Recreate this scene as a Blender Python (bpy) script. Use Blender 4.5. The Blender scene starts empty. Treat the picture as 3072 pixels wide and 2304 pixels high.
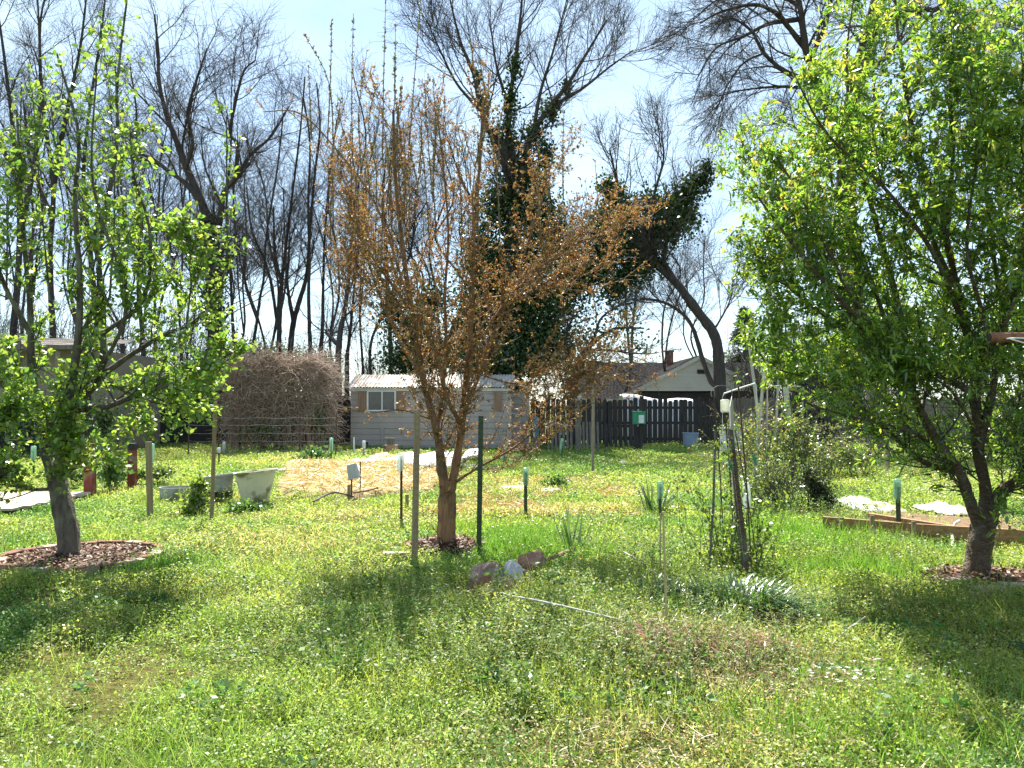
import bpy, math, random
import numpy as np
from mathutils import Vector, Matrix, noise as mnoise

random.seed(11)
R = random.Random(5)
NR = np.random.default_rng(3)
C = bpy.context.scene.collection
F = 2411.0                      # focal length in pixels of the 3072 px wide photograph
CAMZ = 1.5
PITCH = math.atan(63 / F)
CP, SP = math.cos(PITCH), math.sin(PITCH)

def ray(px, py):
    u = (px - 1536) / F; v = (1152 - py) / F
    return Vector((u, CP - v * SP, SP + v * CP))
def G(px, py, z=0.0):
    d = ray(px, py); t = (z - CAMZ) / d.z
    return Vector((d.x * t, d.y * t, z))
def P(px, py, Y):
    d = ray(px, py); t = Y / d.y
    return Vector((d.x * t, Y, CAMZ + d.z * t))

# ------------------------------------------------------------------ materials
def lin(c): return (c[0], c[1], c[2], 1.0)
def newmat(name):
    m = bpy.data.materials.new(name); m.use_nodes = True
    nt = m.node_tree; nt.nodes.clear()
    out = nt.nodes.new('ShaderNodeOutputMaterial')
    return m, nt, out
def mat(name, c1, c2=None, rough=0.8, scale=6.0, stretch=(1, 1, 1), bump=0.3, bscale=None, spec=0.3,
        metal=0.0, c3=None, s3=1.5, detail=6.0, bdist=0.02):
    m, nt, out = newmat(name)
    N = nt.nodes; L = nt.links
    b = N.new('ShaderNodeBsdfPrincipled')
    b.inputs['Roughness'].default_value = rough; b.inputs['Metallic'].default_value = metal
    b.inputs['Specular IOR Level'].default_value = spec
    tc = N.new('ShaderNodeTexCoord'); mp = N.new('ShaderNodeMapping'); mp.inputs['Scale'].default_value = stretch
    L.new(tc.outputs['Object'], mp.inputs['Vector'])
    n = N.new('ShaderNodeTexNoise'); n.inputs['Scale'].default_value = scale; n.inputs['Detail'].default_value = detail
    n.inputs['Roughness'].default_value = 0.65
    L.new(mp.outputs[0], n.inputs['Vector'])
    r = N.new('ShaderNodeValToRGB'); r.color_ramp.elements[0].position = 0.32; r.color_ramp.elements[1].position = 0.68
    r.color_ramp.elements[0].color = lin(c1); r.color_ramp.elements[1].color = lin(c2 or c1)
    L.new(n.outputs['Fac'], r.inputs['Fac'])
    col = r.outputs['Color']
    if c3:
        n3 = N.new('ShaderNodeTexNoise'); n3.inputs['Scale'].default_value = s3; n3.inputs['Detail'].default_value = 5
        L.new(tc.outputs['Object'], n3.inputs['Vector'])
        r3 = N.new('ShaderNodeValToRGB'); r3.color_ramp.elements[0].position = 0.5; r3.color_ramp.elements[1].position = 0.62
        L.new(n3.outputs['Fac'], r3.inputs['Fac'])
        mx = N.new('ShaderNodeMix'); mx.data_type = 'RGBA'
        L.new(r3.outputs['Color'], mx.inputs[0]); L.new(col, mx.inputs[6]); mx.inputs[7].default_value = lin(c3)
        col = mx.outputs[2]
    L.new(col, b.inputs['Base Color'])
    if bump > 0:
        nb = N.new('ShaderNodeTexNoise'); nb.inputs['Scale'].default_value = bscale or scale * 3; nb.inputs['Detail'].default_value = 4
        L.new(mp.outputs[0], nb.inputs['Vector'])
        bp = N.new('ShaderNodeBump'); bp.inputs['Strength'].default_value = bump; bp.inputs['Distance'].default_value = bdist
        L.new(nb.outputs['Fac'], bp.inputs['Height']); L.new(bp.outputs[0], b.inputs['Normal'])
    L.new(b.outputs[0], out.inputs['Surface'])
    return m
def leafmat(name, trans=0.45, tmul=(1.5, 1.5, 0.8), gloss=0.05, grough=0.35):
    """thin leaf: reflects and lets light through; colour comes from the per-leaf attribute"""
    m, nt, out = newmat(name)
    N = nt.nodes; L = nt.links
    a = N.new('ShaderNodeAttribute'); a.attribute_name = 'tint'
    d = N.new('ShaderNodeBsdfDiffuse'); L.new(a.outputs['Color'], d.inputs['Color'])
    t = N.new('ShaderNodeBsdfTranslucent')
    mm = N.new('ShaderNodeVectorMath'); mm.operation = 'MULTIPLY'; mm.inputs[1].default_value = tmul
    L.new(a.outputs['Color'], mm.inputs[0]); L.new(mm.outputs[0], t.inputs['Color'])
    m1 = N.new('ShaderNodeMixShader'); m1.inputs[0].default_value = trans
    L.new(d.outputs[0], m1.inputs[1]); L.new(t.outputs[0], m1.inputs[2])
    if gloss > 0:
        g = N.new('ShaderNodeBsdfGlossy'); g.inputs['Roughness'].default_value = grough
        g.inputs['Color'].default_value = (0.9, 0.95, 0.9, 1)
        m2 = N.new('ShaderNodeMixShader'); m2.inputs[0].default_value = gloss
        L.new(m1.outputs[0], m2.inputs[1]); L.new(g.outputs[0], m2.inputs[2])
        L.new(m2.outputs[0], out.inputs['Surface'])
    else:
        L.new(m1.outputs[0], out.inputs['Surface'])
    return m

M = {}
M['bark_grey'] = mat('bark_grey', (0.04, 0.033, 0.028), (0.17, 0.145, 0.12), 0.9, 16, (1, 1, 0.22), 1.0, 34, c3=(0.17, 0.18, 0.13), s3=5, bdist=.05)
M['bark_dark'] = mat('bark_dark', (0.035, 0.03, 0.03), (0.085, 0.07, 0.065), 0.9, 5, (1, 1, 0.3), 0.8, 12)
M['bark_orange'] = mat('bark_orange', (0.17, 0.09, 0.05), (0.35, 0.20, 0.11), 0.85, 22, (1, 1, 0.16), 1.0, 40, c3=(0.13, 0.085, 0.055), s3=6, bdist=.04)
M['twig_orange'] = mat('twig_orange', (0.15, 0.095, 0.06), (0.27, 0.18, 0.115), 0.75, 12, bump=0)
M['bark_peach'] = mat('bark_peach', (0.07, 0.045, 0.03), (0.17, 0.12, 0.085), 0.85, 18, (1, 1, 1.6), 1.0, 34, c3=(0.15, 0.14, 0.11), s3=5, bdist=.05)
M['twig_dark'] = mat('twig_dark', (0.05, 0.042, 0.045), (0.10, 0.085, 0.08), 0.9, 4, bump=0)
M['vine_dry'] = mat('vine_dry', (0.26, 0.18, 0.135), (0.50, 0.38, 0.30), 0.85, 3, bump=0)
M['leaf'] = leafmat('leaf', 0.52, (2.0, 1.9, 0.9), 0.06, 0.35)
M['leaf_bud'] = leafmat('leaf_bud', 0.4, (1.35, 1.15, 0.85), 0.04, 0.4)
M['ivy'] = leafmat('ivy', 0.2, (1.4, 1.5, 0.7), 0.05, 0.3)
M['grassleaf'] = leafmat('grassleaf', 0.5, (1.65, 1.6, 0.95), 0.025, 0.45)
M['strap'] = leafmat('strap', 0.3, (1.6, 1.7, 0.8), 0.09, 0.35)
M['straw'] = leafmat('straw', 0.3, (1.2, 1.1, 0.9), 0.04, 0.4)
M['soil'] = mat('soil', (0.10, 0.06, 0.035), (0.22, 0.14, 0.08), 0.95, 14, bump=0.8)
M['wood_grey'] = mat('wood_grey', (0.17, 0.14, 0.11), (0.32, 0.27, 0.22), 0.85, 8, (8, 8, 0.5), 0.4, 20)
M['wood_stake'] = mat('wood_stake', (0.20, 0.15, 0.09), (0.34, 0.27, 0.17), 0.85, 8, (8, 8, 0.5), 0.4, 20)
M['wood_plank'] = mat('wood_plank', (0.22, 0.12, 0.06), (0.42, 0.26, 0.14), 0.8, 5, (0.6, 6, 6), 0.4, 18)
M['fence_dark'] = mat('fence_dark', (0.022, 0.02, 0.02), (0.06, 0.053, 0.05), 0.9, 5, (5, 5, 0.5), 0.4, 12)
M['fence_grey'] = mat('fence_grey', (0.10, 0.085, 0.075), (0.2, 0.175, 0.15), 0.9, 5, (5, 5, 0.5), 0.4, 12)
M['post_green'] = mat('post_green', (0.03, 0.05, 0.03), (0.06, 0.085, 0.045), 0.6, 20, bump=0.2)
M['rust'] = mat('rust', (0.12, 0.045, 0.02), (0.30, 0.15, 0.09), 0.75, 12, bump=0.4)
M['rod_dark'] = mat('rod_dark', (0.045, 0.03, 0.022), (0.12, 0.075, 0.05), 0.7, 20, bump=0.2)
M['steel'] = mat('steel', (0.25, 0.26, 0.27), (0.4, 0.41, 0.42), 0.5, 10, bump=0.1, metal=0.6)
M['red_paint'] = mat('red_paint', (0.14, 0.03, 0.022), (0.25, 0.065, 0.045), 0.7, 10, (1, 1, 0.5), 0.4, c3=(0.24, 0.17, 0.13), s3=6)
M['white_paint'] = mat('white_paint', (0.55, 0.53, 0.49), (0.75, 0.74, 0.7), 0.6, 8, bump=0.2)
M['shed_metal'] = mat('shed_metal', (0.27, 0.235, 0.225), (0.36, 0.315, 0.30), 0.45, 2.5, bump=0.08, c3=(0.34, 0.30, 0.29), s3=1.2, spec=0.5)
M['shed_roof'] = mat('shed_roof', (0.38, 0.36, 0.34), (0.52, 0.5, 0.47), 0.4, 3, bump=0.05, c3=(0.4, 0.3, 0.22), s3=2.2, spec=0.5)
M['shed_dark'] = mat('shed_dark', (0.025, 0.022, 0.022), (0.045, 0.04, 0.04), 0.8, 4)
M['ply'] = mat('ply', (0.20, 0.12, 0.085), (0.32, 0.21, 0.15), 0.8, 4, (6, 6, 0.5), 0.2)
M['frame_white'] = mat('frame_white', (0.6, 0.58, 0.58), (0.72, 0.7, 0.7), 0.5, 10, bump=0.05)
M['glass_dark'] = mat('glass_dark', (0.02, 0.025, 0.035), (0.07, 0.08, 0.1), 0.12, 1.5, bump=0, spec=0.6)
M['shingle'] = None
M['siding'] = mat('siding', (0.50, 0.50, 0.47), (0.60, 0.59, 0.55), 0.6, 2, bump=0.05)
M['trim'] = mat('trim', (0.45, 0.44, 0.42), (0.55, 0.54, 0.5), 0.6, 3, bump=0.05)
M['wall_beige'] = mat('wall_beige', (0.24, 0.20, 0.15), (0.32, 0.27, 0.21), 0.8, 3, bump=0.2)
M['brick'] = mat('brick', (0.13, 0.06, 0.045), (0.27, 0.125, 0.085), 0.9, 9, bump=0.6, c3=(0.30, 0.24, 0.2), s3=5)
M['brick_pale'] = mat('brick_pale', (0.34, 0.24, 0.19), (0.5, 0.4, 0.34), 0.9, 9, bump=0.6, c3=(0.16, 0.12, 0.09), s3=6)
M['mulch'] = leafmat('mulch', 0.05, (1, 1, 1), 0.03, 0.5)
M['rock_pink'] = mat('rock_pink', (0.15, 0.10, 0.08), (0.40, 0.30, 0.25), 0.85, 12, bump=1.0, c3=(0.27, 0.12, 0.075), s3=4)
M['rock_brown'] = mat('rock_brown', (0.20, 0.10, 0.07), (0.34, 0.2, 0.15), 0.85, 7, bump=0.7)
M['rock_tan'] = mat('rock_tan', (0.36, 0.22, 0.13), (0.5, 0.36, 0.25), 0.85, 7, bump=0.6)
M['plastic_white'] = mat('plastic_white', (0.72, 0.73, 0.74), (0.85, 0.85, 0.85), 0.45, 3, bump=0.2, c3=(0.5, 0.42, 0.33), s3=0.9)
M['board_pale'] = mat('board_pale', (0.62, 0.56, 0.46), (0.76, 0.71, 0.62), 0.7, 4, bump=0.2)
M['cardboard'] = mat('cardboard', (0.34, 0.2, 0.12), (0.48, 0.31, 0.2), 0.85, 4, bump=0.2)
M['tub_grey'] = mat('tub_grey', (0.30, 0.31, 0.3), (0.42, 0.42, 0.4), 0.7, 4, bump=0.3, c3=(0.2, 0.19, 0.15), s3=3)
M['tub_cream'] = mat('tub_cream', (0.58, 0.55, 0.42), (0.70, 0.67, 0.54), 0.65, 3, bump=0.2, c3=(0.20, 0.19, 0.10), s3=4)
M['bucket_blue'] = mat('bucket_blue', (0.18, 0.24, 0.34), (0.26, 0.32, 0.42), 0.5, 4, bump=0.1)
M['bucket_grey'] = mat('bucket_grey', (0.36, 0.36, 0.38), (0.48, 0.48, 0.5), 0.5, 5, bump=0.1)
M['black'] = mat('black', (0.012, 0.012, 0.012), (0.03, 0.03, 0.03), 0.6, 5)
M['tarp_blue'] = mat('tarp_blue', (0.02, 0.10, 0.16), (0.05, 0.17, 0.25), 0.5, 4, bump=0.3)
M['sheet_blue'] = mat('sheet_blue', (0.52, 0.58, 0.70), (0.66, 0.70, 0.8), 0.4, 3, bump=0.1)
M['green_box'] = mat('green_box', (0.02, 0.20, 0.11), (0.05, 0.28, 0.16), 0.45, 5, bump=0.1)
M['paper'] = mat('paper', (0.55, 0.6, 0.6), (0.72, 0.75, 0.74), 0.6, 9, bump=0.1)
M['pvc'] = mat('pvc', (0.62, 0.61, 0.57), (0.76, 0.75, 0.71), 0.45, 5, bump=0.1)
M['pole_pale'] = mat('pole_pale', (0.38, 0.36, 0.32), (0.55, 0.53, 0.48), 0.7, 5, (1, 1, 0.2), 0.2)
M['strip_green'] = mat('strip_green', (0.42, 0.45, 0.33), (0.55, 0.57, 0.42), 0.6, 4, bump=0.1)
M['bamboo'] = mat('bamboo', (0.34, 0.27, 0.13), (0.48, 0.39, 0.2), 0.6, 10, (1, 1, 0.3), 0.2)
M['terracotta'] = mat('terracotta', (0.38, 0.19, 0.11), (0.50, 0.29, 0.18), 0.8, 6, bump=0.3)
M['wire'] = mat('wire', (0.22, 0.22, 0.22), (0.34, 0.34, 0.34), 0.5, 5, bump=0, metal=0.4)
M['deck'] = mat('deck', (0.36, 0.29, 0.22), (0.52, 0.44, 0.36), 0.85, 3, (0.5, 8, 8), 0.4, 12)

def plasticmat(name, col, trans=0.5):
    m, nt, out = newmat(name)
    N = nt.nodes; L = nt.links
    d = N.new('ShaderNodeBsdfDiffuse'); t = N.new('ShaderNodeBsdfTranslucent'); g = N.new('ShaderNodeBsdfGlossy')
    tp = N.new('ShaderNodeBsdfTransparent')
    n = N.new('ShaderNodeTexNoise'); n.inputs['Scale'].default_value = 9
    r = N.new('ShaderNodeValToRGB'); r.color_ramp.elements[0].color = lin([c * 0.75 for c in col]); r.color_ramp.elements[1].color = lin(col)
    L.new(n.outputs['Fac'], r.inputs['Fac'])
    L.new(r.outputs[0], d.inputs['Color']); L.new(r.outputs[0], t.inputs['Color'])
    g.inputs['Roughness'].default_value = 0.2
    a = N.new('ShaderNodeMixShader'); a.inputs[0].default_value = 0.6; L.new(d.outputs[0], a.inputs[1]); L.new(t.outputs[0], a.inputs[2])
    b = N.new('ShaderNodeMixShader'); b.inputs[0].default_value = 0.1; L.new(a.outputs[0], b.inputs[1]); L.new(g.outputs[0], b.inputs[2])
    c = N.new('ShaderNodeMixShader'); c.inputs[0].default_value = trans; L.new(b.outputs[0], c.inputs[1]); L.new(tp.outputs[0], c.inputs[2])
    L.new(c.outputs[0], out.inputs['Surface'])
    return m
M['bottle_green'] = plasticmat('bottle_green', (0.32, 0.60, 0.42), 0.2)
M['bottle_clear'] = plasticmat('bottle_clear', (0.75, 0.82, 0.80), 0.2)
M['jar_glass'] = plasticmat('jar_glass', (0.78, 0.80, 0.70), 0.25)
M['jug_white'] = plasticmat('jug_white', (0.80, 0.80, 0.88), 0.0)

def roofmat(name, c1, c2, course=0.16):
    m = mat(name, c1, c2, 1.0, 12, (0.5, 1, 1), 0.2, spec=0.03)
    nt = m.node_tree; N = nt.nodes; L = nt.links
    b = [n for n in N if n.type == 'BSDF_PRINCIPLED'][0]
    old = b.inputs['Base Color'].links[0].from_socket
    tc = N.new('ShaderNodeTexCoord'); br = N.new('ShaderNodeTexBrick')
    br.inputs['Scale'].default_value = 1.0; br.inputs['Brick Width'].default_value = 0.33; br.inputs['Row Height'].default_value = course
    br.inputs['Mortar Size'].default_value = 0.035; br.inputs['Color1'].default_value = (1, 1, 1, 1); br.inputs['Color2'].default_value = (0.7, 0.7, 0.72, 1)
    br.inputs['Mortar'].default_value = (0.22, 0.22, 0.22, 1)
    mp = N.new('ShaderNodeMapping'); L.new(tc.outputs['UV'], mp.inputs[0]); L.new(mp.outputs[0], br.inputs['Vector'])
    mx = N.new('ShaderNodeMix'); mx.data_type = 'RGBA'; mx.blend_type = 'MULTIPLY'; mx.inputs[0].default_value = 1
    L.new(old, mx.inputs[6]); L.new(br.outputs['Color'], mx.inputs[7]); L.new(mx.outputs[2], b.inputs['Base Color'])
    return m
M['shingle'] = roofmat('shingle', (0.030, 0.029, 0.030), (0.06, 0.055, 0.056), 0.17)

# ------------------------------------------------------------------ objects
OFF = {}
def tag(o, label=None, cat=None, group=None, kind=None):
    if label: o['label'] = label
    if cat: o['category'] = cat
    if group: o['group'] = group
    if kind: o['kind'] = kind
    return o
def thing(name, label, cat, loc, group=None):
    o = bpy.data.objects.new(name, None); C.objects.link(o)
    o.empty_display_size = 0.2
    o.location = loc; OFF[o] = Vector(loc)
    return tag(o, label, cat, group)
def link_mesh(name, me, parent, loc):
    o = bpy.data.objects.new(name, me); C.objects.link(o)
    if parent is not None:
        o.parent = parent; OFF[o] = OFF[parent]
    else:
        o.location = loc; OFF[o] = Vector(loc)
    return o
def npmesh(name, V, Q, material, parent=None, loc=(0, 0, 0), tint=None, smooth=False):
    """all-quad mesh from arrays in world space"""
    off = np.array(OFF[parent] if parent is not None else loc, dtype=np.float64)
    V = (np.asarray(V) - off).astype(np.float32)
    Q = np.asarray(Q, dtype=np.int32)
    me = bpy.data.meshes.new(name)
    me.vertices.add(len(V)); me.vertices.foreach_set('co', V.ravel())
    me.loops.add(Q.size); me.loops.foreach_set('vertex_index', Q.ravel())
    me.polygons.add(len(Q)); me.polygons.foreach_set('loop_start', np.arange(0, Q.size, 4, dtype=np.int32))
    if smooth: me.polygons.foreach_set('use_smooth', np.ones(len(Q), dtype=bool))
    if tint is not None:
        a = me.attributes.new('tint', 'FLOAT_COLOR', 'POINT')
        T = np.ones((len(V), 4), dtype=np.float32); T[:, :3] = tint
        a.data.foreach_set('color', T.ravel())
    me.update(calc_edges=True)
    me.materials.append(material)
    return link_mesh(name, me, parent, loc)

class B:
    """collects boxes, tubes and turned shapes into one mesh"""
    def __init__(s): s.v = []; s.f = []; s.uv = None
    def add(s, vs, fs):
        n = len(s.v); s.v += [tuple(v) for v in vs]; s.f += [tuple(i + n for i in f) for f in fs]; return s
    def box(s, c, size, rz=0.0, rot=None, taper=1.0):
        x, y, z = size[0] / 2, size[1] / 2, size[2] / 2
        m = rot if rot is not None else Matrix.Rotation(rz, 3, 'Z')
        vs = []
        for k in (-1, 1):
            t = taper if k > 0 else 1
            for a, b in ((-1, -1), (1, -1), (1, 1), (-1, 1)):
                vs.append(Vector(c) + m @ Vector((a * x * t, b * y * t, k * z)))
        return s.add(vs, [(3, 2, 1, 0), (4, 5, 6, 7), (0, 1, 5, 4), (1, 2, 6, 5), (2, 3, 7, 6), (3, 0, 4, 7)])
    def bar(s, a, b, w, t, up=(0, 1, 0)):
        """rectangular bar from a to b, width w, thickness t (along up)"""
        a = Vector(a); b = Vector(b); d = (b - a); L = d.length; d.normalize()
        u = Vector(up); x = d.cross(u).normalized(); u = x.cross(d)
        m = Matrix((x, u, d)).transposed()
        return s.box((a + b) / 2, (w, t, L), rot=m)
    def tube(s, pts, rad, k=8, cap=True):
        pts = [Vector(p) for p in pts]; n = len(pts)
        if not hasattr(rad, '__len__'): rad = [rad] * n
        rings = []
        d0 = (pts[-1] - pts[0]).normalized()
        ref = Vector((1, 0, 0)) if abs(d0.x) < 0.7 else Vector((0, 1, 0))
        for i in range(n):
            t = (pts[min(i + 1, n - 1)] - pts[max(i - 1, 0)]).normalized()
            a = t.cross(ref).normalized(); b = t.cross(a)
            rings += [pts[i] + (a * math.cos(j * 2 * math.pi / k) + b * math.sin(j * 2 * math.pi / k)) * rad[i] for j in range(k)]
        fs = [(i * k + j, i * k + (j + 1) % k, (i + 1) * k + (j + 1) % k, (i + 1) * k + j) for i in range(n - 1) for j in range(k)]
        if cap: fs += [tuple(range(k - 1, -1, -1)), tuple((n - 1) * k + j for j in range(k))]
        return s.add(rings, fs)
    def lathe(s, c, prof, k=20, sx=1.0, sy=1.0, rot=None, a0=0, a1=2 * math.pi):
        c = Vector(c); n = len(prof); full = abs(a1 - a0 - 2 * math.pi) < 1e-6
        kk = k if full else k + 1
        vs = []
        for r, z in prof:
            for j in range(kk):
                a = a0 + (a1 - a0) * j / k
                p = Vector((r * math.cos(a) * sx, r * math.sin(a) * sy, z))
                if rot is not None: p = rot @ p
                vs.append(c + p)
        fs = []
        for i in range(n - 1):
            for j in range(k):
                j2 = (j + 1) % kk
                fs.append((i * kk + j, i * kk + j2, (i + 1) * kk + j2, (i + 1) * kk + j))
        return s.add(vs, fs)
    def prism(s, poly, axis, t):
        """poly: world points of one face; extruded by vector axis*t"""
        n = len(poly); e = Vector(axis) * t
        vs = [Vector(p) for p in poly] + [Vector(p) + e for p in poly]
        fs = [tuple(range(n - 1, -1, -1)), tuple(range(n, 2 * n))] + [(i, (i + 1) % n, n + (i + 1) % n, n + i) for i in range(n)]
        return s.add(vs, fs)
    def build(s, name, material, parent=None, loc=(0, 0, 0), smooth=False, bevel=0.0):
        off = OFF[parent] if parent is not None else Vector(loc)
        me = bpy.data.meshes.new(name)
        me.from_pydata([tuple(Vector(v) - off) for v in s.v], [], s.f)
        me.update()
        if smooth: me.polygons.foreach_set('use_smooth', [True] * len(me.polygons))
        me.materials.append(material)
        o = link_mesh(name, me, parent, loc)
        if bevel > 0:
            bm = o.modifiers.new('bevel', 'BEVEL'); bm.width = bevel; bm.segments = 2; bm.limit_method = 'ANGLE'
        return o

# ------------------------------------------------------------------ noise / leaves / tubes
def vnoise(x, y, sc, seed=0.0):
    x = np.asarray(x) / sc + 1000.0; y = np.asarray(y) / sc + 1000.0
    ix = np.floor(x); iy = np.floor(y); fx = x - ix; fy = y - iy
    fx = fx * fx * (3 - 2 * fx); fy = fy * fy * (3 - 2 * fy)
    def h(a, b):
        v = np.sin(a * 127.1 + b * 311.7 + seed * 74.7) * 43758.5453
        return v - np.floor(v)
    return (h(ix, iy) * (1 - fx) + h(ix + 1, iy) * fx) * (1 - fy) + (h(ix, iy + 1) * (1 - fx) + h(ix + 1, iy + 1) * fx) * fy
def fnoise(x, y, sc, seed=0.0):
    return 0.55 * vnoise(x, y, sc, seed) + 0.3 * vnoise(x, y, sc * 0.45, seed + 3) + 0.15 * vnoise(x, y, sc * 0.2, seed + 7)
def unit(a): return a / np.maximum(np.linalg.norm(a, axis=-1, keepdims=True), 1e-9)
def rvec(n): return unit(NR.normal(size=(n, 3)))

LANCE = [(0, .12), (.3, 1.0), (.65, .75), (1, .05)]
OVAL = [(0, .15), (.3, 1.0), (.7, .9), (1, .1)]
BLADE = [(0, 1.0), (.5, .75), (1, .06)]
RHOMB = None
def leaves(Pn, D, Nn, L, W, tint, stations=None, curl=0.0):
    """ribbons: base points Pn, directions D, normals Nn -> V,Q,T ; curl bends the tip along -normal / down"""
    n = len(Pn); L = np.broadcast_to(np.asarray(L, float), (n,)); W = np.broadcast_to(np.asarray(W, float), (n,))
    D = unit(D); S = unit(np.cross(D, Nn)); Nn = np.cross(S, D)
    if stations is None:     # single rhomb
        mid = Pn + D * (L * 0.45)[:, None]
        V = np.stack([Pn, mid + S * (W / 2)[:, None], Pn + D * L[:, None] - Nn * (curl * L)[:, None], mid - S * (W / 2)[:, None]], 1)
        Q = np.arange(4 * n).reshape(n, 4)
        return V.reshape(-1, 3), Q, np.repeat(tint, 4, axis=0)
    m = len(stations); rows = []
    for t, w in stations:
        c = Pn + D * (L * t)[:, None]
        cc = np.broadcast_to(np.asarray(curl, float), (n,))
        c = c - np.array([0, 0, 1.0]) * (cc * L * t * t)[:, None]
        rows.append(c + S * (W * w / 2)[:, None]); rows.append(c - S * (W * w / 2)[:, None])
    V = np.stack(rows, 1)                       # n, 2m, 3
    base = (np.arange(n) * 2 * m)[:, None]
    Q = np.concatenate([base + np.array([[2 * i, 2 * i + 2, 2 * i + 3, 2 * i + 1]]) for i in range(m - 1)], 0)
    return V.reshape(-1, 3), Q, np.repeat(tint, 2 * m, axis=0)
def cat(parts):
    vs, qs, ts = [], [], []; o = 0
    for V, Q, T in parts:
        vs.append(V); qs.append(Q + o); ts.append(T); o += len(V)
    return np.concatenate(vs), np.concatenate(qs), np.concatenate(ts)
def tints(n, cols, weights=None, jit=0.18):
    cols = np.array(cols); w = None if weights is None else np.array(weights) / np.sum(weights)
    c = cols[NR.choice(len(cols), n, p=w)]
    return np.clip(c * (1 + jit * NR.normal(size=(n, 1))) * (1 + 0.06 * NR.normal(size=(n, 3))), 0.004, 0.95)

def tubes_arr(tubes, kbig=10, kmid=6, ksmall=3):
    groups = {}
    for p, r in tubes:
        r0 = max(r); k = (18 if r0 > .1 and r0 < .11 else kbig) if r0 > 0.05 else (kmid if r0 > 0.014 else ksmall)
        groups.setdefault((len(p), k), []).append((p, r))
    Vs, Qs, o = [], [], 0
    for (n, k), lst in groups.items():
        A = np.array([[tuple(v) for v in p] for p, r in lst], float); Rr = np.array([r for p, r in lst], float)
        T = np.empty_like(A); T[:, 1:-1] = A[:, 2:] - A[:, :-2]; T[:, 0] = A[:, 1] - A[:, 0]; T[:, -1] = A[:, -1] - A[:, -2]
        T = unit(T); d0 = unit(A[:, -1] - A[:, 0])
        ref = np.where(np.abs(d0[:, :1]) < 0.6, np.array([[1., 0, 0]]), np.array([[0, 1., 0]]))[:, None, :]
        a = unit(np.cross(T, ref)); b = np.cross(T, a)
        th = np.arange(k) * 2 * np.pi / k
        if k >= 10:
            wob = 1 + (0.05 if k > 12 else .08) * NR.normal(size=(len(lst), n, k)) + .07 * np.cos(th * 3 + NR.uniform(0, 6, (len(lst), 1, 1)))[...]
        else:
            wob = np.ones((len(lst), n, k))
        ring = A[:, :, None, :] + (a[:, :, None, :] * np.cos(th)[None, None, :, None] + b[:, :, None, :] * np.sin(th)[None, None, :, None]) * (Rr[:, :, None] * wob)[..., None]
        m = len(lst)
        idx = np.arange(m * n * k).reshape(m, n, k)
        Q = np.stack([idx[:, :-1, :], np.roll(idx, -1, 2)[:, :-1, :], np.roll(idx, -1, 2)[:, 1:, :], idx[:, 1:, :]], -1).reshape(-1, 4)
        Vs.append(ring.reshape(-1, 3)); Qs.append(Q + o); o += m * n * k
    return np.concatenate(Vs), np.concatenate(Qs)
def tubes_obj(name, tubes, material, parent=None, loc=(0, 0, 0), **kw):
    V, Q = tubes_arr(tubes, **kw)
    return npmesh(name, V, Q, material, parent, loc, smooth=True)

def rv():
    return Vector((R.gauss(0, 1), R.gauss(0, 1), R.gauss(0, 1))).normalized()
def smooth(pts, n):
    """Catmull-Rom through pts, n points"""
    pts = [Vector(p) for p in pts]; q = [pts[0] * 2 - pts[1]] + pts + [pts[-1] * 2 - pts[-2]]
    out = []; m = len(pts) - 1
    for i in range(n):
        t = i / (n - 1) * m; s = min(int(t), m - 1); u = t - s
        a, b, c, d = q[s:s + 4]
        out.append(0.5 * ((2 * b) + (c - a) * u + (2 * a - 5 * b + 4 * c - d) * u * u + (3 * b - a - 3 * c + d) * u ** 3))
    return out
def at(path, f):
    x = f * (len(path) - 1); i = min(int(x), len(path) - 2); u = x - i
    return path[i].lerp(path[i + 1], u), (path[i + 1] - path[i]).normalized()
def radii(n, r0, r1): return [r0 + (r1 - r0) * (i / (n - 1)) ** 0.8 for i in range(n)]
def branch_dir(d, ang, bias=None):
    p = rv(); p = (p - d * p.dot(d)).normalized()
    if bias is not None:
        p = p + bias; p = (p - d * p.dot(d)).normalized()
    return (d * math.cos(ang) + p * math.sin(ang)).normalized()
def wander(start, d, length, n, wig, up):
    pts = [start.copy()]; st = length / (n - 1)
    for i in range(n - 1):
        d = (d + rv() * wig + Vector((0, 0, up))).normalized()
        pts.append(pts[-1] + d * st)
    return pts
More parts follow.
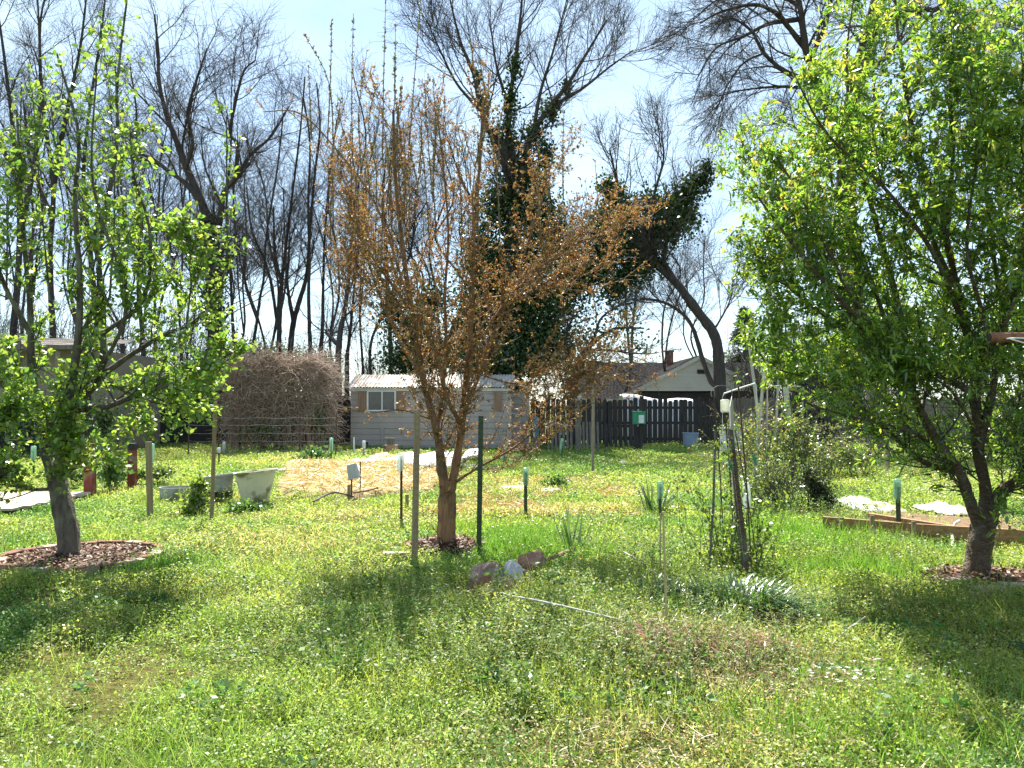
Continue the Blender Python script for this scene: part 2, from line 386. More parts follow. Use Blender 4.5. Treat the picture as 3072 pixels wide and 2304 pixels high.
class Tree:
    def __init__(s): s.limbs = []; s.twigs = []; s.sites = []
    def limb(s, pts, r0, r1, n=None):
        p = smooth(pts, n or max(8, len(pts) * 4)); rr = radii(len(p), r0, r1); s.limbs.append((p, rr)); return p, rr
    def ramify(s, p, rr, spec, lv=0, site_from=1, f0=None, flat=None):
        sp = spec[lv]; n = sp['n']
        n = n if isinstance(n, int) else R.randint(*n)
        for i in range(n):
            f = (sp.get('f0', 0.15) if f0 is None else f0); f = f + (1 - f) * (i + R.random()) / n
            pos, d = at(p, min(f, 0.999)); r = rr[min(int(f * (len(rr) - 1)), len(rr) - 1)]
            dd = branch_dir(d, math.radians(R.gauss(sp['ang'], sp.get('av', 10))), sp.get('bias'))
            L = R.uniform(*sp['l']) * (1 - sp.get('short', 0.45) * f)
            q = wander(pos, dd, L, sp.get('seg', 5), sp['wig'], sp['up'])
            r0 = max(min(r * sp.get('rr', 0.6), sp.get('rmax', 1)), sp.get('rmin', 0.004)); q_r = radii(len(q), r0, max(r0 * 0.35, sp.get('rmin', 0.004) * 0.7))
            (s.limbs if r0 > 0.02 else s.twigs).append((q, q_r))
            if lv >= site_from: s.sites.append((q, lv))
            if lv + 1 < len(spec): s.ramify(q, q_r, spec, lv + 1, site_from)
    def sites_arr(s, per_m, lo=0.0, maxlv=9, minlv=0):
        pos, dirs, fr = [], [], []
        for q, lv in s.sites:
            if lv > maxlv or lv < minlv: continue
            L = sum((q[i + 1] - q[i]).length for i in range(len(q) - 1))
            k = L * per_m; k = int(k) + (1 if R.random() < k - int(k) else 0)
            for _ in range(k):
                f = lo + (1 - lo) * R.random(); a, d = at(q, min(f, .999)); pos.append(a[:]); dirs.append(d[:]); fr.append(f)
        return np.array(pos).reshape(-1, 3), np.array(dirs).reshape(-1, 3), np.array(fr)

def blob_leaves(centers, n, size, cols, weights=None, shell=0.5, stations=None, droop=0.3):
    """leaves in ellipsoid clumps: centers = [(Vector, (rx,ry,rz))]"""
    w = np.array([r[0] * r[2] for c, r in centers]); w = w / w.sum()
    ids = NR.choice(len(centers), n, p=w)
    cc = np.array([c[:] for c, r in centers])[ids]; rr = np.array([r for c, r in centers])[ids]
    u = rvec(n); rad = NR.uniform(shell, 1.0, (n, 1)) * (1 + 0.30 * NR.normal(size=(n, 1)))
    Pn = cc + u * rr * rad
    D = unit(rvec(n) + np.array([0, 0, -droop])); N_ = unit(rvec(n) + np.array([0, 0, 0.8]))
    s = size * NR.uniform(0.6, 1.3, n)
    return leaves(Pn, D, N_, s, s * 0.75, tints(n, cols, weights), stations)

# ================================================================== camera, light, sky
cam = bpy.data.cameras.new('camera'); co = bpy.data.objects.new('camera', cam); C.objects.link(co)
cam.sensor_width = 36; cam.lens = 36 * F / 3072; cam.clip_end = 5000; cam.clip_start = 0.05
co.location = (0, 0, CAMZ); co.rotation_euler = (math.pi / 2 + PITCH, 0, 0)
sc = bpy.context.scene; sc.camera = co
sc.view_settings.view_transform = 'Standard'; sc.view_settings.look = 'None'; sc.view_settings.gamma = 1
sc.view_settings.exposure = EXPOSURE = 1.65
sc.cycles.max_bounces = 8; sc.cycles.diffuse_bounces = 4; sc.cycles.transmission_bounces = 6; sc.cycles.transparent_max_bounces = 12
SUN_EL = math.radians(54); SUN_AZ = math.atan2(-0.16, 1.0)       # the sun stands beyond the yard, a little left
sdir = Vector((math.sin(SUN_AZ) * math.cos(SUN_EL), math.cos(SUN_AZ) * math.cos(SUN_EL), math.sin(SUN_EL)))
sl = bpy.data.lights.new('sun', 'SUN'); sl.energy = 5.0; sl.angle = math.radians(0.5); sl.color = (1.0, 0.95, 0.86)
so = bpy.data.objects.new('sun', sl); C.objects.link(so); so.rotation_euler = (-sdir).to_track_quat('-Z', 'Y').to_euler()
so.location = (0, 0, 30)
w = bpy.data.worlds.new('World'); sc.world = w; w.use_nodes = True
nt = w.node_tree; nt.nodes.clear(); N = nt.nodes; L = nt.links
wo = N.new('ShaderNodeOutputWorld'); bg = N.new('ShaderNodeBackground'); sky = N.new('ShaderNodeTexSky')
sky.sky_type = 'NISHITA'; sky.sun_disc = False; sky.sun_elevation = SUN_EL; sky.sun_rotation = SUN_AZ
sky.air_density = 1.0; sky.dust_density = 0.15; sky.ozone_density = 1.6
bg.inputs['Strength'].default_value = 0.068
# thin white clouds: brighter towards the horizon, soft patches higher up
tc = N.new('ShaderNodeTexCoord'); mp = N.new('ShaderNodeMapping'); mp.inputs['Scale'].default_value = (1.0, 1.0, 2.2)
L.new(tc.outputs['Generated'], mp.inputs[0])
cn = N.new('ShaderNodeTexNoise'); cn.inputs['Scale'].default_value = 2.6; cn.inputs['Detail'].default_value = 7; cn.inputs['Roughness'].default_value = 0.55
L.new(mp.outputs[0], cn.inputs['Vector'])
cr = N.new('ShaderNodeValToRGB'); cr.color_ramp.elements[0].position = 0.42; cr.color_ramp.elements[1].position = 0.78
L.new(cn.outputs['Fac'], cr.inputs['Fac'])
cm = N.new('ShaderNodeMath'); cm.operation = 'MULTIPLY'; cm.inputs[1].default_value = 0.5; L.new(cr.outputs[0], cm.inputs[0])
ca = N.new('ShaderNodeMath'); ca.operation = 'ADD'; ca.inputs[1].default_value = 0.26; L.new(cm.outputs[0], ca.inputs[0]); cm = ca
mx = N.new('ShaderNodeMix'); mx.data_type = 'RGBA'; L.new(cm.outputs[0], mx.inputs[0])
L.new(sky.outputs[0], mx.inputs[6]); mx.inputs[7].default_value = (5.6, 7.0, 7.6, 1)
L.new(mx.outputs[2], bg.inputs['Color']); L.new(bg.outputs[0], wo.inputs['Surface'])

# ================================================================== ground
def groundmat():
    m, nt, out = newmat('lawn_ground'); N = nt.nodes; L = nt.links
    b = N.new('ShaderNodeBsdfPrincipled'); b.inputs['Roughness'].default_value = 0.95; b.inputs['Specular IOR Level'].default_value = 0.1
    tc = N.new('ShaderNodeTexCoord')
    n1 = N.new('ShaderNodeTexNoise'); n1.inputs['Scale'].default_value = 0.55; n1.inputs['Detail'].default_value = 6
    n2 = N.new('ShaderNodeTexNoise'); n2.inputs['Scale'].default_value = 14; n2.inputs['Detail'].default_value = 8; n2.inputs['Roughness'].default_value = .7
    L.new(tc.outputs['Object'], n1.inputs['Vector']); L.new(tc.outputs['Object'], n2.inputs['Vector'])
    r1 = N.new('ShaderNodeValToRGB'); e = r1.color_ramp.elements
    e[0].position = .36; e[0].color = (0.07, 0.115, 0.02, 1); e[1].position = .66; e[1].color = (0.19, 0.155, 0.06, 1)
    x = e.new(.5); x.color = (0.10, 0.13, 0.028, 1)
    L.new(n1.outputs['Fac'], r1.inputs['Fac'])
    r2 = N.new('ShaderNodeValToRGB'); r2.color_ramp.elements[0].position = .35; r2.color_ramp.elements[1].position = .65
    r2.color_ramp.elements[0].color = (.35, .35, .33, 1); r2.color_ramp.elements[1].color = (1.25, 1.25, 1.1, 1)
    L.new(n2.outputs['Fac'], r2.inputs['Fac'])
    mx = N.new('ShaderNodeMix'); mx.data_type = 'RGBA'; mx.blend_type = 'MULTIPLY'; mx.inputs[0].default_value = 1
    L.new(r1.outputs[0], mx.inputs[6]); L.new(r2.outputs[0], mx.inputs[7]); L.new(mx.outputs[2], b.inputs['Base Color'])
    bp = N.new('ShaderNodeBump'); bp.inputs['Strength'].default_value = 1; bp.inputs['Distance'].default_value = 0.06
    L.new(n2.outputs['Fac'], bp.inputs['Height']); L.new(bp.outputs[0], b.inputs['Normal'])
    L.new(b.outputs[0], out.inputs['Surface']); return m
def gz(x, y):
    x = np.asarray(x, float); y = np.asarray(y, float)
    return (fnoise(x, y, 2.6, 1) - 0.5) * 0.07
xs = np.concatenate([[-2000, -400, -120, -50], np.arange(-30, 30.01, 0.4), [50, 120, 400, 2000]])
ys = np.concatenate([[-200, -40, -10], np.arange(-2, 46, 0.4), [60, 120, 400, 3000]])
X, Y = np.meshgrid(xs, ys); Z = gz(X, Y) * ((np.abs(X) < 31) & (Y > -3) & (Y < 47)); 
V = np.stack([X, Y, Z], -1).reshape(-1, 3); idx = np.arange(V.shape[0]).reshape(X.shape)
Q = np.stack([idx[:-1, :-1], idx[:-1, 1:], idx[1:, 1:], idx[1:, :-1]], -1).reshape(-1, 4)
tag(npmesh('ground', V, Q, groundmat(), smooth=True), kind='structure')

# places where no lawn grows: (center, rx, ry)
ring_l = G(240, 1690); ring_c = G(1338, 1648); ring_r = G(2960, 1750)
ring_l.z = ring_c.z = ring_r.z = 0
BARE = [(G(1475, 1815), .28, .26), (G(1540, 1770), .24, .22), (G(1595, 1735), .22, .20), (G(2225, 1850), .33, .27), (G(1985, 1832), .28, .22)] + [(ring_l, .66, .66), (ring_c, .46, .46), (ring_r, .5, .42), (Vector((-8.3, 11.9, 0)), 1.5, .95)]
BED = [G(830, 1495), G(1085, 1502), G(1290, 1492), G(1330, 1420), G(1180, 1402), G(860, 1398)]
def in_poly(x, y, poly):
    c = np.zeros(len(x), bool); n = len(poly)
    for i in range(n):
        a, b = poly[i], poly[(i + 1) % n]
        cond = ((a.y > y) != (b.y > y)) & (x < (b.x - a.x) * (y - a.y) / (b.y - a.y + 1e-12) + a.x)
        c ^= cond
    return c
def lawn_points(n, d0, d1, pw=0.5, wide=0.66):
    u = NR.random(n); e = 1 - pw
    d = (d0 ** e + u * (d1 ** e - d0 ** e)) ** (1 / e)
    x = NR.uniform(-1, 1, n) * (wide * d + 2.0)
    return x, d
def mask_lawn(x, y):
    k = np.ones(len(x), bool)
    for c, rx, ry in BARE: k &= ((x - c.x) / rx) ** 2 + ((y - c.y) / ry) ** 2 > 1
    for px, py, rx, ry, a_ in ((2170, 1995, .36, .15, .8), (1950, 1985, .22, .13, .7), (2320, 1890, .18, .14, .6), (2050, 2250, .6, .15, .35), (2330, 2080, .4, .2, .4), (2650, 1630, .45, .1, .6)):
        c = G(px, py); k &= NR.random(len(x)) > a_ * np.exp(-(((x - c.x) / rx) ** 2 + ((y - c.y) / ry) ** 2) ** 2)
    k &= ~(in_poly(x, y, BED) & (NR.random(len(x)) < 0.9))
    return k
def height_field(x, y):
    """local height of the weeds: mostly ankle-low, taller in the unmown middle"""
    h = 0.03 + 0.09 * fnoise(x, y, 0.55, 5) ** 2 * 2 + 0.03 * (fnoise(x, y, .16, 6) - .3)
    def bump(px, py, rx, ry, a):
        c = G(px, py); return a * np.exp(-(((x - c.x) / rx) ** 2 + ((y - c.y) / ry) ** 2))
    h += bump(1650, 1900, .8, .7, .17) + bump(1800, 1780, .7, .5, .10) + bump(1420, 1760, .5, .25, .08) + bump(2150, 1960, .6, .3, .06) + bump(1250, 1800, .7, .7, .05)
    h += bump(1900, 1700, 1.0, 1.0, .07) + bump(2500, 1650, 1.1, .7, .09) + bump(2050, 1850, .6, .5, .10) + bump(400, 1770, .5, .3, .07) + bump(2700, 1800, .8, .4, .08)
    h += np.where(y > 20, 0.06, 0) * fnoise(x, y, 1.3, 8) + np.where((y > 11) & (x > 3), 0.12, 0) * fnoise(x, y, 1.5, 9)
    h += np.where((y > 15) & (x < -4), 0.10, 0) * fnoise(x, y, 1.5, 9)
    return h
def lawn_color(x, y, n):
    dry = fnoise(x, y, 1.5, 21); lush = fnoise(x, y, 1.1, 33)
    dryk = np.clip((dry - 0.56) * 5, 0, 1) * 0.45
    def spot(px, py, rx, ry):
        c = G(px, py); return np.exp(-(((x - c.x) / rx) ** 2 + ((y - c.y) / ry) ** 2))
    dryk = np.maximum(dryk, 0.55 * spot(850, 1640, 1.2, 1.0)); dryk = np.maximum(dryk, 0.7 * spot(2250, 2080, .55, .4))
    dryk = np.maximum(dryk, .8 * spot(1650, 1530, 1.2, .5)); dryk = np.maximum(dryk, .6 * spot(2000, 2250, .7, .3)); dryk = np.maximum(dryk, .6 * spot(1080, 1560, 1.5, .7))
    dryk *= 1 - 0.8 * spot(1400, 1700, .7, .5)
    g1 = np.array([0.19, 0.285, 0.060]); g2 = np.array([0.10, 0.215, 0.045]); dr = np.array([0.42, 0.36, 0.19]); yl = np.array([0.285, 0.345, 0.08])
    lk = np.clip((lush - 0.47) * 4, 0, 1)[:, None]
    c = g1 * (1 - lk) + g2 * lk
    yk = .8 * np.clip((fnoise(x, y, 2.3, 44) - 0.36) * 4, 0, 1)[:, None] * (1 - lk)
    c = c * (1 - yk) + yl * yk
    pick = (NR.random(n) < dryk)[:, None]
    c = np.where(pick, dr, c)
    pale = (NR.random(n) < .12)[:, None]; c = np.where(pale, np.array([0.36, 0.40, 0.20]), c)
    return np.clip(c * (1 + 0.25 * NR.normal(size=(n, 1))) * (1 + 0.07 * NR.normal(size=(n, 3))), 0.01, 0.8)

def build_lawn():
    n = 1450000
    x, y = lawn_points(n, 2.4, 31); k = mask_lawn(x, y); x, y = x[k], y[k]; n = len(x)
    dens = fnoise(x, y, .5, 61); k = NR.random(n) < np.clip((dens - .18) * 2.6, .12, 1) * np.clip((fnoise(x, y, .22, 66) - .2) * 4, .35, 1); x, y = x[k], y[k]; n = len(x)
    h = height_field(x, y); z = gz(x, y) + h * NR.random(n) ** 0.8
    s = 0.0165 * np.maximum(1, y / 4.2) ** 0.72 * NR.uniform(.55, 1.35, n)
    D = unit(NR.normal(size=(n, 3)) * np.array([1, 1, .55]) + np.array([0, 0, .15])); Nn = unit(NR.normal(size=(n, 3)) * .55 + np.array([0, 0, 1.0]))
    V, Q, T = leaves(np.stack([x, y, z], 1), D, Nn, s, s * .62, lawn_color(x, y, n))
    tag(npmesh('lawn_weeds', V, Q, M['grassleaf'], tint=T), 'low broadleaf weeds covering the whole lawn', 'ground cover', kind='stuff')
    # grass blades
    n = 420000
    x, y = lawn_points(n, 2.4, 31); k = mask_lawn(x, y); x, y = x[k], y[k]
    k = NR.random(len(x)) < np.clip((fnoise(x, y, .7, 71) - .32) * 3, .1, 1); x, y = x[k], y[k]
    ex, ey = [], []
    for px, py, rx, ry, m in [(1400, 1745, .5, .16, 1900), (1570, 1660, .4, .35, 2600), (2420, 1640, .9, .5, 3500), (2560, 1720, .5, .3, 2200), (480, 1720, .35, .2, 1600), (1560, 1610, .9, .5, 2500),
                              (1700, 1690, .5, .4, 1500), (2500, 2230, .5, .25, 900), (2650, 2100, .5, .3, 900), (2330, 1600, .7, .4, 1800)]:
        c = G(px, py); ex.append(c.x + rx * NR.normal(size=m) * .7); ey.append(c.y + ry * NR.normal(size=m) * .7)
    nx = len(x); x = np.concatenate([x] + ex); y = np.concatenate([y] + ey); n = len(x)
    k = np.ones(n, bool)
    for c, rx, ry in BARE[:5] + BARE[6:7]: k &= ((x - c.x) / rx) ** 2 + ((y - c.y) / ry) ** 2 > 1
    tall = np.zeros(n); tall[nx:] = 1; x, y, tall = x[k], y[k], tall[k]; n = len(x)
    h = height_field(x, y); Lh = (0.045 + h * 1.1 + .05 * (fnoise(x, y, .45, 77) > .58) + tall * .08) * NR.uniform(.5, 1.3, n)
    wd = 0.0032 * np.maximum(1, y / 4) ** 0.8 * NR.uniform(.7, 1.4, n)
    D = unit(NR.normal(size=(n, 3)) * np.array([.45, .45, .1]) + np.array([0, 0, 1.0])); Nn = rvec(n)
    col = lawn_color(x, y, n); gcol = np.array([0.12, 0.25, 0.035]) * (1 + .2 * NR.normal(size=(n, 1))); col = np.where((tall > 0)[:, None], np.clip(gcol, .02, .6), col)
    V, Q, T = leaves(np.stack([x, y, gz(x, y) - .005], 1), D, Nn, Lh, wd, col, BLADE, curl=NR.uniform(0, .5, n))
    tag(npmesh('grass', V, Q, M['grassleaf'], tint=T), 'grass blades growing in tufts all over the lawn', 'grass', kind='stuff')
    # taller wispy weeds in the unmown middle: thin stems with whorls of small leaves
    sx, sy = [], []
    for px, py, rx, ry, m in [(1650, 1900, .8, .7, 1100), (1780, 1800, .8, .5, 500), (1250, 1800, .7, .6, 300), (2050, 1850, .7, .5, 320), (1900, 1680, .9, .8, 400), (1450, 1900, .7, .6, 260), (1850, 2050, 1.0, .3, 260), (2150, 2000, .6, .25, 130), (2560, 1690, .9, .5, 200), (600, 1520, .3, .25, 60),
                              (1750, 2000, .8, .3, 150), (2800, 1850, .7, .4, 160), (450, 1800, .6, .3, 90), (2700, 1430, 1.6, 1.2, 200), (2500, 1560, .7, .4, 120), (1150, 2000, .7, .4, 90), (800, 1340, 3, 1.5, 200)]:
        c = G(px, py); sx.append(c.x + rx * NR.normal(size=m) * .7); sy.append(c.y + ry * NR.normal(size=m) * .7)
    sx = np.concatenate(sx); sy = np.concatenate(sy)
    ok = np.ones(len(sx), bool)
    for c, rx, ry in BARE[:3]: ok &= ((sx - c.x) / (rx * 1.25)) ** 2 + ((sy - c.y + .22) / (ry + .32)) ** 2 > 1
    sx, sy = sx[ok], sy[ok]; ns = len(sx)
    Hs = NR.uniform(.10, .36, ns); lean = NR.normal(size=(ns, 2)) * .3
    parts = []
    Ds = unit(np.stack([lean[:, 0], lean[:, 1], np.ones(ns)], 1)); base = np.stack([sx, sy, gz(sx, sy)], 1)
    parts.append(leaves(base, Ds, rvec(ns), Hs, 0.004, tints(ns, [(0.13, 0.17, 0.05), (0.17, 0.19, 0.07)]), BLADE))
    rep = 26; f = NR.random((ns, rep)); pos = base[:, None, :] + Ds[:, None, :] * (Hs[:, None] * f)[..., None]; pos = pos.reshape(-1, 3) + NR.normal(size=(ns * rep, 3)) * .008
    m = len(pos); D = unit(NR.normal(size=(m, 3)) * np.array([1, 1, .4]) + np.array([0, 0, .2])); Nn = unit(NR.normal(size=(m, 3)) * .5 + np.array([0, 0, 1]))
    s = .022 * NR.uniform(.6, 1.4, m) * np.repeat(np.maximum(1, sy / 6) ** .6, rep)
    parts.append(leaves(pos, D, Nn, s, s * .45, tints(m, [(0.10, 0.18, 0.045), (0.17, 0.22, 0.07), (0.06, 0.14, 0.035), (0.23, 0.26, 0.11)])))
    # broad-leaved rosettes and darker patches that break up the carpet
    nc = 420; cx, cy = lawn_points(nc, 2.8, 22, .2); kk = mask_lawn(cx, cy); cx, cy = cx[kk], cy[kk]
    hot = [(1190, 1765, .16), (1640, 1880, .2), (1600, 1840, .2), (560, 1790, .2), (300, 1850, .25), (900, 1990, .15), (1100, 2050, .2), (2450, 1850, .25), (2600, 1900, .3), (2800, 1950, .3), (2700, 2100, .25), (2900, 2200, .25), (2300, 1680, .2), (1850, 2150, .2), (700, 2150, .15), (1500, 2100, .2)]
    for px, py, r in hot:
        c = G(px, py); m_ = 9; cx = np.concatenate([cx, c.x + r * NR.normal(size=m_)]); cy = np.concatenate([cy, c.y + r * NR.normal(size=m_) * .7])
    rep = 22; nc = len(cx); rad = np.repeat(NR.uniform(.03, .10, nc), rep); a_ = NR.uniform(0, 6.283, nc * rep)
    X_ = np.repeat(cx, rep) + np.cos(a_) * rad * NR.random(nc * rep); Y_ = np.repeat(cy, rep) + np.sin(a_) * rad * NR.random(nc * rep)
    Z_ = gz(X_, Y_) + height_field(X_, Y_) * NR.uniform(.5, 1.35, nc * rep)
    D_ = unit(np.stack([np.cos(a_), np.sin(a_), NR.uniform(-.2, .9, nc * rep)], 1)); s_ = np.repeat(NR.uniform(.022, .05, nc), rep) * NR.uniform(.6, 1.2, nc * rep)
    tone = np.repeat(tints(nc, [(0.055, 0.14, 0.03), (0.08, 0.17, 0.04), (0.14, 0.22, 0.06), (0.045, 0.11, 0.035)]), rep, 0)
    parts.append(leaves(np.stack([X_, Y_, Z_], 1), D_, unit(NR.normal(size=(nc * rep, 3)) * .4 + np.array([0, 0, 1])), s_, s_ * .6, tone))
    V, Q, T = cat(parts)
    tag(npmesh('tall_weeds', V, Q, M['grassleaf'], tint=T), 'wispy knee-low weeds in the unmown middle of the yard', 'weeds', kind='stuff')
    # dead straw
    sx, sy = [], []
    for px, py, rx, ry, m in [(2180, 1990, .36, .15, 4200), (1960, 1985, .22, .14, 2000), (2320, 1890, .22, .16, 450), (2330, 2060, .5, .25, 1500), (2650, 1625, .5, .12, 500), (1550, 1830, .3, .2, 150), (2000, 2260, .7, .2, 600),
                              (1000, 1500, .6, .15, 700), (1050, 1520, .35, .12, 350)]:
        c = G(px, py); sx.append(c.x + rx * NR.normal(size=m) * .7); sy.append(c.y + ry * NR.normal(size=m) * .7)
    sx = np.concatenate(sx); sy = np.concatenate(sy); n = len(sx)
    D = unit(NR.normal(size=(n, 3)) * np.array([1, 1, .28]) + np.array([0, 0, .08]))
    V, Q, T = leaves(np.stack([sx, sy, gz(sx, sy) + height_field(sx, sy) * NR.uniform(.3, 1.15, n)], 1), D, unit(NR.normal(size=(n, 3)) * .5 + np.array([0, 0, 1])), NR.uniform(.03, .14, n), NR.uniform(.002, .005, n),
                     tints(n, [(0.36, 0.24, 0.15), (0.25, 0.155, 0.095), (0.42, 0.31, 0.2), (0.18, 0.10, 0.06)]), BLADE, curl=NR.uniform(-.2, .3, n))
    tag(npmesh('dead_grass', V, Q, M['straw'], tint=T), 'dead tan grass and stalks lying in the weeds', 'dead grass', kind='stuff')
    # tiny white flowers
    sx, sy = [], []
    for px, py, rx, ry, m in [(2510, 2060, .16, .10, 40), (2560, 2110, .10, .06, 14), (1850, 1400, 1.2, .8, 60), (2900, 2080, .3, .2, 12), (700, 1660, .2, .1, 4), (600, 1750, .3, .2, 6), (1650, 1600, .8, .6, 25)]:
        c = G(px, py); sx.append(c.x + rx * NR.normal(size=m)); sy.append(c.y + ry * NR.normal(size=m))
    sx = np.concatenate(sx); sy = np.concatenate(sy); n0 = len(sx); rep = 5
    base = np.stack([sx, sy, gz(sx, sy) + height_field(sx, sy) + .02], 1); pos = np.repeat(base, rep, 0); n = len(pos)
    ang = np.tile(np.arange(rep) * 2 * np.pi / rep, n0); D = np.stack([np.cos(ang), np.sin(ang), np.full(n, .35)], 1)
    V, Q, T = leaves(pos, D, np.tile([[0, 0, 1.]], (n, 1)), np.repeat(.012 * np.maximum(1, sy / 6), rep), np.repeat(.009 * np.maximum(1, sy / 6), rep), np.full((n, 3), .8))
    tag(npmesh('white_flowers', V, Q, M['leaf_bud'], tint=T), 'tiny white flowers dotted through the weeds', 'flowers', kind='stuff')
build_lawn()

# straw bed
def build_bed():
    xs = np.linspace(-6.2, -0.8, 80); ys = np.linspace(12.4, 20.2, 90); X, Y = np.meshgrid(xs, ys)
    ins = in_poly(X.ravel(), Y.ravel(), BED).reshape(X.shape).astype(float)
    for _ in range(4):
        ins = (ins + np.roll(ins, 1, 0) + np.roll(ins, -1, 0) + np.roll(ins, 1, 1) + np.roll(ins, -1, 1)) / 5
    Z = -0.12 + ins * (0.22 + 0.10 * fnoise(X, Y, .7, 91))
    V = np.stack([X, Y, Z], -1).reshape(-1, 3); idx = np.arange(V.shape[0]).reshape(X.shape)
    Q = np.stack([idx[:-1, :-1], idx[:-1, 1:], idx[1:, 1:], idx[1:, :-1]], -1).reshape(-1, 4)
    m = mat('straw_ground', (0.38, 0.27, 0.12), (0.55, 0.43, 0.22), 0.9, 9, (1, 2.5, 1), 0.9, 30, c3=(0.2, 0.2, 0.06), s3=1.6)
    tag(npmesh('garden_bed', V, Q, m, smooth=True), kind='structure')
    n = 26000; x = NR.uniform(-6.2, -.8, n); y = NR.uniform(12.4, 20.2, n); k = in_poly(x, y, BED); x, y = x[k], y[k]; n = len(x)
    iz = ((y - 12.4) / 7.8 * 89).astype(int); ix = ((x + 6.2) / 5.4 * 79).astype(int); z = Z[iz, ix]
    D = unit(NR.normal(size=(n, 3)) * np.array([1, 1, .2])); Nn = unit(NR.normal(size=(n, 3)) * .5 + np.array([0, 0, 1]))
    parts = [leaves(np.stack([x, y, z + .015], 1), D, Nn, NR.uniform(.1, .3, n), NR.uniform(.008, .018, n), tints(n, [(0.55, 0.42, 0.18), (0.50, 0.36, 0.14), (0.64, 0.54, 0.30), (0.38, 0.23, 0.10), (0.24, 0.27, 0.08)]), BLADE)]
    # patchy straw thinly strewn to the right of the bed
    m = 9000; px = NR.uniform(1300, 1900, m); py = NR.uniform(1440, 1550, m); k = NR.random(m) < np.clip((fnoise(px / 100, py / 30, 1.2, 5) - .4) * 4, 0, 1); px, py = px[k], py[k]
    g = np.array([G(a, b)[:] for a, b in zip(px, py)]); m = len(g); g[:, 2] = gz(g[:, 0], g[:, 1]) + .05
    D = unit(NR.normal(size=(m, 3)) * np.array([1, 1, .2])); Nn = unit(NR.normal(size=(m, 3)) * .5 + np.array([0, 0, 1]))
    parts.append(leaves(g, D, Nn, NR.uniform(.08, .22, m), NR.uniform(.006, .014, m), tints(m, [(0.5, 0.32, 0.12), (0.42, 0.22, 0.09)]), BLADE))
    V, Q, T = cat(parts)
    tag(npmesh('straw_mulch', V, Q, M['straw'], tint=T), 'golden straw strewn over the raised garden bed', 'straw', kind='stuff')
build_bed()

# ================================================================== trees near the camera
def finish_tree(root, T, bark, twig, min_big=0.02):
    tubes_obj('trunk', T.limbs, bark, root)
    if T.twigs: tubes_obj('twigs', T.twigs, twig, root)

def rosette(pos, dirs, k, size, wratio, cols, weights, stations, curl, spread=.9, jit=.012, up=.25):
    n = len(pos) * k; p = np.repeat(pos, k, 0) + NR.normal(size=(n, 3)) * jit; d = np.repeat(dirs, k, 0)
    D = unit(d * .5 + rvec(n) * spread + np.array([0, 0, up])); Nn = unit(NR.normal(size=(n, 3)) * .6 + np.array([0, 0, 1.0]))
    s = size * NR.uniform(.55, 1.25, n)
    return leaves(p, D, Nn, s, s * wratio, tints(n, cols, weights), stations, curl)

